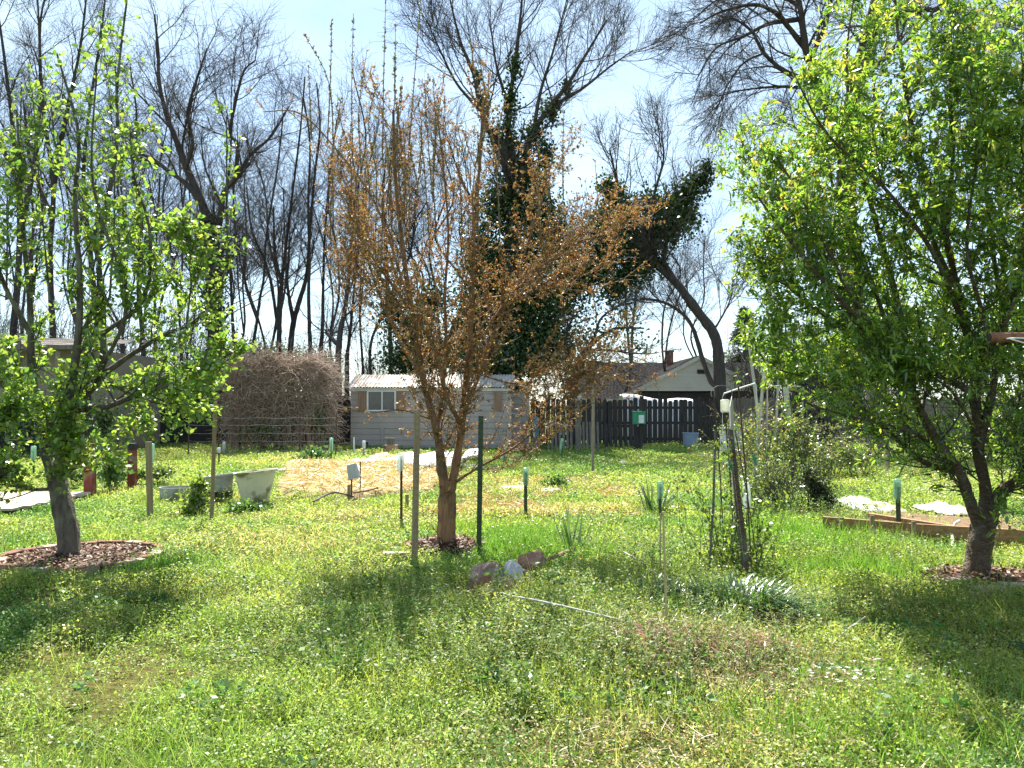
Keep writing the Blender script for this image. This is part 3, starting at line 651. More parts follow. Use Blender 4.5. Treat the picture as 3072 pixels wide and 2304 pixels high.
# ---- orange tree in the middle
def orange_tree():
    Y = 8.35; c = ring_c
    root = thing('young_tree', 'young orange-leaved tree with a forked tan trunk in the middle of the lawn', 'tree', (c.x, Y, 0))
    T = Tree()
    q = lambda l, dy=0.0: [P(px, py, Y + dy * i / (len(l) - 1)) for i, (px, py) in enumerate(l)]
    trunk, tr = T.limb([Vector((c.x, Y, -.05))] + q([(1338, 1600), (1340, 1500), (1345, 1440)]), .105, .085)
    stems = []
    stems.append(T.limb(q([(1335, 1480), (1325, 1400), (1310, 1290), (1275, 1160), (1235, 930), (1205, 720), (1185, 520), (1180, 330)], -.3), 0.0562, .012))
    stems.append(T.limb(q([(1350, 1480), (1370, 1380), (1388, 1250), (1405, 1080), (1415, 880), (1422, 680), (1440, 480), (1450, 300)], .35), 0.0515, .012))
    stems.append(T.limb(q([(1308, 1300), (1325, 1200), (1338, 1050), (1335, 880), (1345, 700), (1330, 500), (1310, 330)], .2), 0.0265, .008))
    stems.append(T.limb(q([(1380, 1270), (1340, 1190), (1318, 1090), (1270, 980), (1180, 860), (1100, 740), (1040, 560)], -.9), 0.0250, .007))
    stems.append(T.limb(q([(1390, 1240), (1440, 1120), (1500, 960), (1560, 800), (1620, 620), (1660, 470)], .5), 0.0265, .006))
    stems.append(T.limb(q([(1270, 1140), (1180, 980), (1110, 800), (1080, 620), (1060, 480)], .8), 0.0250, .007))
    stems.append(T.limb(q([(1235, 930), (1130, 620), (1010, 450), (900, 340), (790, 335)], .3), 0.0172, .005))
    stems.append(T.limb(q([(1362, 1450), (1430, 1405), (1530, 1350), (1610, 1285), (1690, 1195), (1740, 1130)], -.5), 0.0172, .004))
    stems.append(T.limb(q([(1405, 1080), (1520, 900), (1640, 790), (1760, 720), (1830, 690)], -.4), 0.0125, .004))
    stems.append(T.limb(q([(1400, 1110), (1530, 1150), (1660, 1150), (1820, 1095)], -.6), 0.0117, .004))
    T.ramify(*T.limb(q([(1300, 1260), (1210, 1230), (1130, 1235), (1040, 1230)], -.4), .012, .004), [dict(n=8, f0=.2, ang=50, av=15, l=(.1, .3), wig=.2, up=.0, rr=.3, rmax=.006, rmin=.0025, seg=4)], 0, 0)
    stems.append(T.limb(q([(1415, 900), (1560, 880), (1680, 860), (1800, 800)], .5), 0.0094, .003))
    stems.append(T.limb(q([(1240, 960), (1150, 900), (1090, 850), (1040, 800)], .4), 0.0109, .004))
    # free upright shoots above the crown
    shoots = [((1010, 460), (985, 250), (922, 105)), ((985, 430), (990, 240), (987, 60)), ((1060, 500), (1050, 280), (1058, 40)), ((1090, 520), (1075, 330), (1100, 150)),
              ((1140, 480), (1150, 200), (1160, 0)), ((1170, 500), (1190, 300), (1185, 70)), ((1230, 500), (1240, 250), (1255, 8)), ((1205, 420), (1190, 280), (1188, 160)),
              ((1300, 480), (1310, 330), (1330, 200)), ((1440, 460), (1450, 320), (1440, 180)), ((1500, 500), (1490, 380), (1520, 280)), ((1690, 600), (1695, 450), (1690, 330)), ((940, 420), (925, 300), (920, 200)),
              ((1130, 520), (1110, 380), (1120, 250)), ((1260, 520), (1270, 400), (1260, 300)), ((1780, 700), (1790, 590), (1785, 480))]
    for _ in range(26):
        x_ = R.uniform(990, 1640); t_ = R.uniform(180, 430) + abs(x_ - 1300) * .25; shoots.append(((x_, t_ + 330), (x_ + R.gauss(0, 8), t_ + 160), (x_ + R.gauss(0, 22), t_)))
    for s in shoots:
        dy = R.uniform(-.5, .5); p = smooth([P(a, b, Y + dy) + Vector((R.uniform(-.03, .03), 0, 0)) for a, b in s], 9)
        rr = radii(9, .009, .003); T.twigs.append((p, rr)); T.sites.append((p, 9))
    spec = [dict(n=(24, 30), f0=.14, ang=36, av=14, l=(.6, 1.45), wig=.11, up=.15, rr=.36, rmax=.0085, rmin=.003, seg=8, short=.5),
            dict(n=(9, 12), f0=.1, ang=46, av=18, l=(.10, .38), wig=.22, up=.05, rr=.6, rmin=.0018, seg=4, short=.4)]
    for i_, (p, rr) in enumerate(stems):
        T.ramify(p, rr, [dict(spec[0], n=6, l=(.2, .5), ang=65), dict(spec[1], n=3)] if i_ == 6 else spec, 0, 0)
    for p, rr in stems[:5]: T.ramify(p, rr, [dict(n=26, f0=.04, ang=52, av=18, l=(.15, .55), wig=.2, up=.04, rr=.3, rmax=.006, rmin=.0025, seg=5, short=.2), dict(n=4, f0=.2, ang=48, av=18, l=(.08, .25), wig=.2, up=.03, rr=.6, rmin=.0018, seg=4)], 0, 0)
    spec2 = [dict(n=14, f0=.2, ang=60, av=15, l=(.15, .45), wig=.2, up=.0, rr=.3, rmax=.006, rmin=.0025, seg=4)]
    T.ramify(trunk, tr, spec2, 0, 0)
    finish_tree(root, T, M['bark_orange'], M['twig_orange'])
    pos, d, f = T.sites_arr(15, .1, maxlv=3)
    cols = [(0.29, 0.15, 0.055), (0.21, 0.095, 0.045), (0.33, 0.21, 0.085), (0.155, 0.16, 0.05), (0.22, 0.195, 0.08)]
    p1 = rosette(pos, d, 5, .029, .5, cols, [4, 3, 3, 2, 2], [(0, .2), (.45, 1), (1, .1)], .25, .8, .006, .1)
    pos2, d2, f2 = T.sites_arr(34, .05, minlv=9)
    p2 = rosette(pos2, d2, 3, .036, .45, [(0.13, 0.12, 0.055), (0.20, 0.13, 0.07), (0.12, 0.15, 0.05)], None, [(0, .2), (.45, 1), (1, .1)], .2, .6, .006, .3)
    V, Q, Tt = cat([p1, p2]); print('orange leaves', len(Q))
    npmesh('foliage', V, Q, M['leaf_bud'], root, tint=Tt)
orange_tree()

# ---- left tree: rounded leaves on upright shoots
def left_tree():
    Y = 7.6; b = G(218, 1692)
    root = thing('fruit_tree', 'leafy green fruit tree with upright shoots in the brick ring at left', 'tree', (b.x, Y, 0))
    T = Tree(); q = lambda l, dy=0.0, y0=0.0: [P(px, py, Y + y0 + dy * i / (len(l) - 1)) for i, (px, py) in enumerate(l)]
    trunk = T.limb([Vector((b.x, Y, -.05))] + q([(205, 1600), (185, 1500), (168, 1420)]), .105, .085)
    st = []
    st.append(T.limb(q([(172, 1440), (140, 1370), (115, 1250), (95, 1100), (90, 900), (70, 700), (60, 500), (50, 330)], .4), .062, .009))
    st.append(T.limb(q([(172, 1440), (190, 1330), (205, 1200), (230, 1050), (240, 850), (225, 600), (235, 400), (170, 160)], -.3), .06, .008))
    st.append(T.limb(q([(180, 1420), (215, 1320), (225, 1220), (300, 1130), (310, 950), (300, 750), (350, 450), (352, 250), (388, -60)], .2), .05, .008))
    for a_, dy_ in (([(330, 900), (345, 600), (330, 300), (300, 60)], .4), ([(420, 1050), (440, 850), (410, 650)], .2), ([(560, 980), (575, 820), (560, 700)], -.2), ([(150, 900), (120, 560), (95, 240)], .5), ([(20, 900), (25, 650), (40, 480)], .2)): st.append(T.limb(q(a_, dy_), .014, .004))
    st.append(T.limb(q([(225, 1230), (320, 1220), (420, 1180), (520, 1150), (610, 1110), (690, 1060)], -.5), .034, .007))
    st.append(T.limb(q([(300, 1130), (400, 1060), (500, 1000), (590, 960), (680, 800), (680, 600), (680, 350)], .6), .03, .006))
    st.append(T.limb(q([(310, 1000), (430, 900), (450, 700), (400, 520), (390, 380)], -.6), .024, .006))
    st.append(T.limb(q([(115, 1250), (40, 1180), (-60, 1100), (-160, 950), (-200, 700)], .5), .035, .008))
    st.append(T.limb(q([(90, 1000), (0, 820), (-40, 600), (0, 420)], -.6), .026, .007))
    st.append(T.limb(q([(162, 1465), (90, 1468), (30, 1450), (-40, 1400)], -.2), .022, .006))
    st.append(T.limb(q([(195, 1430), (222, 1400), (215, 1340)], -.2), .016, .008))
    st.append(T.limb(q([(190, 1330), (130, 1250), (60, 1230), (-30, 1260)], -.8), .024, .006))
    st.append(T.limb(q([(300, 1130), (390, 1180), (480, 1210), (560, 1200), (640, 1160)], .7), .022, .006))
    st.append(T.limb(q([(230, 1050), (300, 800), (180, 500), (150, 290)], .8), .022, .006))
    st.append(T.limb(q([(300, 1120), (380, 900), (280, 560), (290, 200)], -.9), .022, .006))
    spec = [dict(n=(16, 20), f0=.14, ang=46, av=16, l=(.4, .95), wig=.12, up=.16, rr=.45, rmax=.012, rmin=.004, seg=6, short=.85),
            dict(n=(6, 8), f0=.2, ang=45, av=18, l=(.12, .36), wig=.2, up=.06, rr=.6, rmin=.0025, seg=4)]
    for p, rr in st: T.ramify(p, rr, spec, 0, 0)
    for p, rr in st: 
        h = len(p) // 2; T.sites.append((p[h:], 5))
    finish_tree(root, T, M['bark_grey'], M['twig_dark'])
    pos, d, f = T.sites_arr(10.5, .12)
    cols = [(0.12, 0.21, 0.045), (0.08, 0.165, 0.04), (0.17, 0.26, 0.06), (0.21, 0.28, 0.075)]
    k = NR.random(len(pos)) < np.clip(1.15 - (pos[:, 2] - 1.5) / 2.8, .34, 1); pos, d = pos[k], d[k]
    lo = (pos[:, 2] < 2.3) & (NR.random(len(pos)) < .2); pos = np.concatenate([pos, pos[lo] + NR.normal(size=(lo.sum(), 3)) * .07]); d = np.concatenate([d, d[lo]])
    p1 = rosette(pos, d, 4, .060, .56, cols, [3, 2, 3, 2], OVAL, .15, .9, .02, .15)
    V, Q, Tt = p1; print('left leaves', len(Q) // 3)
    npmesh('foliage', V, Q, M['leaf'], root, tint=Tt, smooth=True)
left_tree()

# ---- right tree: dense slender leaves
def right_tree():
    Y = 6.8; b = G(2925, 1752)
    root = thing('peach_tree', 'dense bright green tree with slender leaves and forked dark trunk at right', 'tree', (b.x, Y, 0))
    T = Tree(); q = lambda l, dy=0.0: [P(px, py, Y + dy * i / (len(l) - 1)) for i, (px, py) in enumerate(l)]
    trunk = T.limb([Vector((b.x, Y, -.05))] + q([(2935, 1680), (2945, 1600), (2965, 1530)]), .105, .09)
    st = []
    st.append(T.limb(q([(2950, 1610), (2915, 1520), (2880, 1420), (2810, 1320), (2740, 1190), (2640, 1020), (2540, 860), (2430, 640), (2330, 470)], -.4), .055, .008))
    st.append(T.limb(q([(2960, 1560), (2955, 1460), (2930, 1330), (2925, 1150), (2880, 900), (2820, 650), (2740, 400), (2700, 150), (2680, -60)], .3), .06, .009))
    st.append(T.limb(q([(2970, 1530), (3010, 1470), (3080, 1420), (3150, 1300), (3200, 1050), (3200, 750), (3150, 400)], -.2), .06, .01))
    st.append(T.limb(q([(2935, 1350), (2980, 1150), (3010, 900), (3000, 600), (2990, 300), (3010, 60)], .7), .04, .008))
    st.append(T.limb(q([(2880, 1420), (2760, 1380), (2640, 1270), (2520, 1190), (2430, 1120), (2380, 1080)], .7), .03, .006))
    st.append(T.limb(q([(2740, 1190), (2690, 900), (2620, 640), (2560, 420), (2540, 180), (2560, 0)], .5), .034, .007))
    st.append(T.limb(q([(2925, 1180), (2830, 1130), (2700, 1060), (2540, 920), (2400, 760), (2310, 640), (2250, 560)], -.9), .034, .006))
    st.append(T.limb(q([(2900, 1000), (2800, 760), (2650, 560), (2480, 400), (2370, 200)], -1.0), .028, .006))
    st.append(T.limb(q([(2640, 1020), (2500, 960), (2400, 890), (2330, 830), (2280, 780)], .4), .022, .006))
    st.append(T.limb(q([(2925, 1120), (3040, 900), (3080, 600), (3060, 330), (3080, 120)], -1.1), .034, .007))
    st.append(T.limb(q([(3080, 1420), (3180, 1380), (3330, 1250), (3450, 1050)], .6), .04, .008))
    st.append(T.limb(q([(2820, 1340), (2720, 1290), (2600, 1260), (2480, 1230), (2400, 1200)], -.7), .018, .005))
    st.append(T.limb(q([(2880, 900), (2760, 640), (2640, 380), (2620, 150), (2640, -40)], 1.0), .026, .006))
    st.append(T.limb(q([(2840, 700), (2860, 450), (2850, 250), (2880, 60)], -.4), .022, .006))
    st.append(T.limb(q([(2560, 880), (2450, 820), (2350, 660), (2270, 520), (2210, 390)], .2), .018, .005))
    st.append(T.limb(q([(2990, 1480), (3040, 1440), (3100, 1460), (3160, 1500)], -.6), .016, .006))
    st.append(T.limb(q([(2420, 1130), (2340, 1110), (2310, 1085), (2270, 1070)], .1), .010, .004))
    st.append(T.limb(q([(2930, 1300), (2860, 1180), (2770, 1120), (2680, 1120)], -.5), .018, .005))
    st.append(T.limb(q([(2925, 1150), (2830, 1010), (2710, 950), (2600, 965)], .9), .02, .005))
    st.append(T.limb(q([(3080, 1420), (3045, 1300), (3060, 1150), (3040, 980)], .5), .022, .005))
    st.append(T.limb(q([(2930, 1200), (2960, 1000), (2900, 750), (2930, 450), (2900, 200)], -.8), .024, .005))
    st.append(T.limb(q([(2700, 1100), (2600, 800), (2500, 560), (2440, 330), (2420, 230)], .9), .022, .005))
    st.append(T.limb(q([(3000, 900), (2960, 600), (2950, 300), (2960, 0)], 1.2), .022, .005))
    spec = [dict(n=(22, 27), f0=.12, ang=44, av=18, l=(.5, 1.15), wig=.12, up=.10, rr=.4, rmax=.011, rmin=.004, seg=6, short=.62),
            dict(n=(8, 11), f0=.1, ang=52, av=18, l=(.18, .62), wig=.15, up=.04, rr=.6, rmin=.0022, seg=4)]
    for p, rr in st: T.ramify(p, rr, spec, 0, 0)
    # the crown's outline: nothing grows past it on the house side
    env = [(0, 2640), (150, 2610), (270, 2540), (330, 2300), (450, 2240), (600, 2260), (800, 2300), (950, 2340), (1100, 2420), (1200, 2480), (1320, 2640), (1500, 2850)]
    def inside(v):
        py_ = 1215 - (v.z - CAMZ) * F / Y; px_ = 1536 + v.x * F / Y
        return px_ > np.interp(py_, [e[0] for e in env], [e[1] for e in env]) + R.choice((-60, R.uniform(-190, 60)))
    T.twigs = [t for t in T.twigs if inside(t[0][-1])]; T.sites = [t for t in T.sites if inside(t[0][-1])]
    finish_tree(root, T, M['bark_peach'], M['twig_dark'])
    pos, d, f = T.sites_arr(14.0, .05); k_ = (pos[:, 2] > 1.75) | (NR.random(len(pos)) < .45); pos, d, f = pos[k_], d[k_], f[k_]
    cols = [(0.085, 0.18, 0.03), (0.14, 0.25, 0.04), (0.20, 0.30, 0.05), (0.27, 0.33, 0.065)]
    cl_t = np.array([(0.30, 0.28, 0.07), (0.40, 0.22, 0.08)])
    n = len(pos); k = 5
    thin_ = NR.random(n) < np.clip(1.25 - (pos[:, 2] - 2.6) * .28, .55, 1); pos, d, f = pos[thin_], d[thin_], f[thin_]; n = len(pos)
    V, Q, Tt = rosette(pos, d, k, .064, .31, cols, [2, 3, 3, 3], LANCE, NR.uniform(.0, .55, len(pos) * k), .75, .015, .25)
    inner_shade = np.repeat(np.repeat(f < .62, k), 8); Tt[inner_shade] *= np.array([.62, .74, .75])  # leaves nearer the twig base darkened, imitating shade within the crown
    # young leaves at the shoot tips are yellow to coral
    tip = np.repeat(np.repeat((f > .93) & (pos[:, 2] > 2.6) & (NR.random(n) < .6), k), 8)
    Tt[tip] = Tt[tip] * .35 + np.repeat(cl_t[NR.choice(2, n * k, p=[.72, .28])], 8, 0)[tip] * .75
    print('right leaves', n * k)
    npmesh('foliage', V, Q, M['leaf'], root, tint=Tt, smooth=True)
right_tree()

# ================================================================== trees beyond the yard
FAR = [dict(n=(8, 11), f0=.3, ang=38, av=12, l=(2.0, 4.2), wig=.16, up=.07, rr=.45, rmax=.06, rmin=.017, seg=7, short=.5),
       dict(n=(7, 9), f0=.15, ang=40, av=14, l=(.9, 2.2), wig=.2, up=.04, rr=.45, rmin=.0085, seg=5, short=.4),
       dict(n=(6, 8), f0=.1, ang=40, av=15, l=(.4, 1.1), wig=.22, up=.03, rr=.5, rmin=.005, seg=4, short=.3)]
def scaled(spec, nl=1.0, ll=1.0, up=0.0, r=1.0, ang=None):
    out = []
    for s in spec:
        t = dict(s); t['n'] = tuple(max(1, int(round(v * nl))) for v in s['n']); t['l'] = tuple(v * ll for v in s['l']); t['up'] = s['up'] + up
        for k in ('rmax', 'rmin'):
            if k in t: t[k] *= r
        if ang: t['ang'] = ang
        out.append(t)
    return out
def bare_tree(limbs, Y, label, group=None, spec=FAR, name='bare_tree', bark='bark_dark', ivy=None, extra=None, dyj=1.2, f0s=None):
    """limbs: [(pixel path, r0, r1)], the first path starts on the ground"""
    base = P(limbs[0][0][0][0], limbs[0][0][0][1], Y); base.z = 0
    root = thing(name, label, 'tree', base, group)
    T = Tree()
    for i, (l, r0, r1) in enumerate(limbs):
        dy = 0 if i == 0 else R.uniform(-dyj, dyj)
        pts = [P(a, b, Y + dy * j / (len(l) - 1)) for j, (a, b) in enumerate(l)]
        if i == 0: pts = [Vector((pts[0].x, Y, -.1))] + ([pts[0]] if pts[0].z > .6 else []) + pts[1:]
        p, rr = T.limb(pts, r0, r1)
        T.ramify(p, rr, spec, 0, 9, f0=(f0s[i] if f0s else (.45 if i == 0 else None)))
    finish_tree(root, T, M[bark], M['twig_dark'])
    if ivy:
        V, Q, Tt = blob_leaves([(P(a, b, Y + dz), (r * 1.15 * Y / F, r * Y / F, r2 * 1.05 * Y / F)) for a, b, r, r2, dz in ivy], extra or 4000, .13,
                               [(0.035, 0.07, 0.018), (0.02, 0.045, 0.014), (0.06, 0.10, 0.025), (0.09, 0.11, 0.03)], [4, 4, 2, 1], .35)
        npmesh('ivy', V, Q, M['ivy'], root, tint=Tt)
    return root

GT = 'bare trees along the back of the yard'
# big tree behind the fruit tree
bare_tree([([(660, 1330), (652, 1150), (645, 950), (640, 800), (632, 680)], .36, .27),
           ([(632, 690), (600, 595), (557, 495), (525, 410), (499, 345), (477, 245), (474, 145), (463, 43)], .2, .04),
           ([(600, 605), (560, 552), (506, 513), (448, 470), (390, 463), (347, 445)], .14, .03),
           ([(557, 505), (578, 434), (564, 347), (578, 275), (622, 145)], .10, .03),
           ([(640, 720), (660, 650), (672, 578), (712, 528), (752, 463), (810, 412), (868, 318)], .17, .03),
           ([(708, 528), (712, 434), (690, 400), (705, 318), (730, 217), (766, 181)], .10, .03),
           ([(645, 950), (560, 900), (500, 830), (470, 760)], .07, .02),
           ([(650, 1000), (700, 900), (690, 780)], .06, .02)],
          33, 'large bare tree with crooked spreading limbs and ivy on its trunk, behind the fruit tree', GT, scaled(FAR, 1.1, 1),
          ivy=[(650, 1100, 45, 110, 0), (640, 900, 48, 120, 0), (636, 760, 40, 90, 0), (625, 690, 30, 45, -.3), (700, 1180, 40, 90, -.5), (600, 1130, 45, 80, -.6)], extra=5200, f0s=[.5] + [.25] * 7)
thin = [
    ([[(706, 1330), (706, 1064), (699, 981), (696, 915), (690, 780), (680, 640), (690, 480), (700, 330)]], 35, .11, 'thin straight bare trunk close to the large ivied tree'),
    ([[(759, 1330), (759, 1064), (769, 974), (779, 898), (791, 832), (800, 700), (830, 520), (850, 340)], [(772, 960), (750, 900), (735, 840), (742, 700)]], 36, .11, 'slim bare tree leaning right above the left end of the dry vine thicket'),
    ([[(800, 1330), (796, 1064), (786, 998), (766, 931), (739, 855), (716, 760), (700, 600), (720, 420)]], 37, .08, 'thin bare tree leaning left across its neighbour above the vine thicket'),
    ([[(837, 1330), (837, 1067), (839, 981), (842, 898), (847, 832), (855, 765), (865, 683), (880, 560), (900, 400), (915, 230)], [(836, 985), (826, 930), (812, 840), (786, 765), (755, 690), (740, 560)], [(845, 850), (825, 760), (820, 620)]], 34, .16, 'tall straight bare tree forking low above the middle of the vine thicket'),
    ([[(872, 1330), (872, 1064), (878, 981), (895, 915), (915, 848), (925, 780), (930, 680), (945, 520), (960, 380), (950, 250)], [(880, 960), (868, 900), (862, 830), (870, 700)]], 35, .19, 'sturdy bare tree curving right above the vine thicket'),
    ([[(931, 1330), (931, 1074), (928, 974), (926, 881), (928, 782), (925, 600), (930, 430), (910, 290)]], 34, .14, 'upright bare trunk above the right end of the vine thicket'),
    ([[(963, 1330), (963, 1074), (968, 974), (969, 881), (975, 700), (990, 520), (1010, 360)]], 36, .14, 'upright bare tree just left of the dark ivied trunk beside the shed'),
    ([[(1018, 1345), (1014, 1097), (1021, 998), (1034, 931), (1050, 800), (1060, 640), (1080, 460)], [(1020, 1040), (990, 1010), (975, 990)]], 31, .20, 'dark trunk standing at the left corner of the shed'),
    ([[(1045, 1345), (1041, 1097), (1048, 1021), (1060, 900), (1080, 700)]], 33, .15, 'slender dark trunk behind the left corner of the shed'),
    ([[(1180, 1330), (1170, 1000), (1160, 800), (1150, 600), (1160, 450)], [(1165, 900), (1230, 760), (1250, 600)]], 38, .16, 'bare tree behind the shed window, seen through the orange crown'),
    ([[(20, 1330), (40, 1000), (60, 700), (40, 400), (10, 150), (-20, -60)], [(60, 700), (110, 450), (120, 200), (110, -50)], [(45, 520), (-20, 380), (-60, 200)]], 33, .22, 'tall bare tree at the left edge of the view'),
    ([[(165, 1330), (158, 1000), (150, 760), (160, 560), (130, 330), (120, 80), (150, -60)], [(160, 560), (200, 340), (240, 150), (260, -20)], [(155, 650), (90, 480), (70, 300)]], 35, .22, 'tall bare tree with a wide fan of limbs, second from the left edge'),
    ([[(300, 1330), (290, 1000), (270, 760), (250, 560), (265, 350), (300, 120), (320, -40)], [(268, 740), (320, 600), (350, 400), (345, 180)]], 36, .2, 'tall bare tree behind the upright shoots of the fruit tree'),
    ([[(430, 1330), (430, 1050), (415, 850), (420, 650), (400, 520), (410, 350), (390, 200)], [(418, 800), (470, 640), (480, 520)]], 37, .16, 'bare tree between the fruit tree and the large ivied tree'),
]
more = [(65, 1, 'low-forking'), (95, -.4, 'slim'), (205, .6, 'slender curving'), (240, -1, 'thin straight'), (345, .8, 'crooked'), (390, -.6, 'slim leaning'), (470, 1, 'thin curving'), (520, -.8, 'spindly'), (565, .5, 'spindly forked'), (735, .4, 'wispy'), (815, -.6, 'wispy leaning'), (990, .5, 'wispy upright'),
        (1100, -.3, 'slim'), (1135, .7, 'thin crooked'), (1230, -.5, 'slender'), (1290, .8, 'slender leaning'), (1370, -.9, 'thin forked'), (1880, .4, 'distant hazy'), (2010, -.5, 'distant forked'), (2080, .6, 'distant slim')]
for i_, (px, ln, how) in enumerate(more):
    Y_ = R.uniform(37, 44); tp = R.uniform(220, 480) if px < 1500 else R.uniform(640, 760); l_ = []
    for k_ in range(7):
        f_ = k_ / 6; l_.append((px + ln * 70 * f_ * f_ + R.gauss(0, 20) * (k_ > 0), 1310 + (tp - 1310) * f_))
    fk = [l_[2], (l_[3][0] - ln * 35, l_[3][1]), (l_[4][0] - ln * 80, l_[4][1] - 20), (l_[5][0] - ln * 95, l_[5][1])]
    near = 'left of the fruit tree trunk' if px < 110 else 'behind the fruit tree' if px < 450 else 'around the large ivied tree' if px < 600 else 'over the vine thicket' if px < 1000 else 'behind the orange crown' if px < 1500 else 'behind the house roof'
    thin.append(([l_, fk], Y_, R.uniform(.08, .13), how + ' bare tree in the woodland ' + near))
for ls, Y, r, lab in thin:
    bare_tree([(l, r * .8 if i == 0 else r * .55, .03) for i, l in enumerate(ls)], Y, lab, GT, scaled(FAR, 1.15, .95, .0, .8))
# ivy-clad tree behind the shed with a fan of bare twigs
bare_tree([([(1500, 1340), (1510, 1100), (1530, 850), (1540, 650), (1548, 500)], .42, .24),
           ([(1545, 520), (1525, 400), (1530, 300), (1548, 170), (1560, 60), (1570, -40)], .16, .03),
           ([(1540, 640), (1570, 500), (1600, 400), (1650, 320), (1705, 250), (1760, 160), (1820, 60)], .18, .03),
           ([(1540, 560), (1480, 420), (1440, 320), (1420, 220), (1380, 120), (1350, 0)], .14, .03),
           ([(1600, 400), (1620, 280), (1660, 150), (1700, 0)], .09, .02),
           ([(1530, 330), (1490, 200), (1470, 60)], .09, .02),
           ([(1650, 320), (1740, 270), (1830, 200), (1900, 150)], .08, .02),
           ([(1440, 330), (1370, 250), (1320, 150), (1280, 60)], .07, .02),
           ([(1535, 700), (1420, 600), (1370, 500), (1340, 400)], .08, .02)],
          31, 'tall tree thickly clad in dark ivy with a fan of bare twigs, behind the shed', None, scaled(FAR, 1.1, 1.0, .02), name='ivy_clad_tree',
          ivy=[(1545, 200, 20, 50, 0), (1530, 310, 26, 75, 0), (1524, 430, 34, 80, 0), (1552, 560, 50, 90, 0), (1700, 262, 18, 36, 0), (1650, 335, 32, 45, 0), (1600, 410, 38, 60, 0), (1566, 510, 44, 70, 0), (1545, 640, 55, 90, 0),
               (1430, 235, 12, 36, 0), (1452, 315, 20, 55, 0), (1486, 410, 30, 65, 0), (1530, 800, 62, 110, 0), (1520, 960, 70, 110, 0), (1510, 1090, 90, 80, 0), (1620, 560, 30, 90, -.3), (1640, 470, 30, 60, -.3),
               (1580, 900, 80, 140, .3), (1480, 850, 75, 140, .3), (1620, 1010, 100, 100, .3), (1400, 1010, 60, 90, .2), (1440, 760, 60, 120, -.4), (1430, 920, 70, 110, -.4), (1650, 680, 60, 110, -.5), (1700, 760, 50, 80, -.5), (1600, 640, 50, 90, -.3), (1490, 620, 50, 100, -.2), (1670, 900, 85, 110, -.5), (1640, 1040, 110, 90, -.5), (1740, 830, 80, 90, -.5), (1590, 780, 60, 120, 0)], extra=56000, f0s=[.7] + [.3] * 8)
# leaning ivied tree
bare_tree([([(2161, 1355), (2160, 1180), (2154, 1048), (2138, 995), (2089, 930), (2039, 860), (1973, 795), (1930, 740)], .25, .13),
           ([(2158, 1165), (2132, 1142), (2108, 1080), (2078, 983), (2039, 935), (1985, 905), (1920, 895)], .12, .04),
           ([(2039, 860), (2000, 800), (1990, 780), (1960, 770)], .10, .04),
           ([(1985, 810), (2010, 690), (2060, 590), (2110, 530)], .09, .03),
           ([(1940, 755), (1880, 640), (1850, 540), (1830, 450)], .10, .03),
           ([(1950, 760), (1960, 600), (1990, 480), (1985, 400)], .08, .02),
           ([(1930, 740), (1850, 760), (1780, 740), (1720, 700)], .08, .02),
           ([(2138, 995), (2160, 960), (2190, 900), (2200, 830)], .05, .02)],
          30, 'leaning forked tree with clumps of ivy in its crown, in front of the house gable', None, scaled(FAR, .95, .75, .04), name='leaning_tree',
          ivy=[(2104, 540, 40, 42, 0), (2060, 575, 45, 45, 0), (2030, 620, 50, 60, 0), (2000, 680, 75, 70, 0), (1940, 720, 65, 60, 0), (1880, 640, 55, 65, 0), (1845, 600, 40, 50, 0), (1850, 720, 75, 75, 0), (1810, 680, 55, 80, 0), (1800, 790, 60, 75, 0), (1890, 820, 45, 60, 0), (1840, 860, 40, 60, 0), (1960, 620, 60, 60, .3), (2060, 650, 45, 40, .3), (1930, 800, 60, 50, .3), (1820, 560, 30, 40, 0), (2120, 500, 22, 26, 0)],
          extra=20000, f0s=[.75, .5, .3, .2, .2, .2, .2, .3])
# oak at upper right
bare_tree([([(2560, 1340), (2552, 1000), (2545, 700), (2535, 480), (2560, 280), (2600, 120), (2640, -40)], .42, .24),
           ([(2540, 480), (2505, 380), (2455, 260), (2429, 185), (2412, 120), (2400, 20), (2370, -80)], .24, .08),
           ([(2470, 285), (2430, 245), (2350, 210), (2292, 159), (2255, 94), (2205, 58), (2160, 50)], .12, .03),
           ([(2420, 150), (2364, 80), (2335, 43), (2263, 14), (2161, 36), (2100, 70)], .12, .03),
           ([(2400, 58), (2306, 72), (2234, 108), (2147, 145), (2089, 239)], .10, .02),
           ([(2455, 265), (2400, 262), (2330, 260), (2230, 270), (2150, 290)], .09, .02),
           ([(2429, 185), (2480, 60), (2500, -40)], .10, .04),
           ([(2600, 120), (2700, 40), (2800, 30), (2870, 60), (2930, 100)], .13, .03),
           ([(2570, 250), (2660, 170), (2720, 120), (2780, 60), (2830, 0)], .12, .03),
           ([(2400, 20), (2330, -20), (2250, -40), (2150, 0), (2080, 60)], .09, .02),
           ([(2292, 159), (2230, 190), (2180, 260), (2150, 330)], .05, .02),
           ([(2535, 480), (2440, 430), (2380, 380), (2330, 360)], .07, .02),
           ([(2800, 30), (2900, -20), (2990, 20), (3040, 90)], .08, .02)],
          30, 'big bare oak with drooping twisted limbs towering behind the peach tree', None, scaled(FAR, 1.15, .8, -.09), name='oak_tree', f0s=[.8] + [.2] * 12, dyj=2.0)

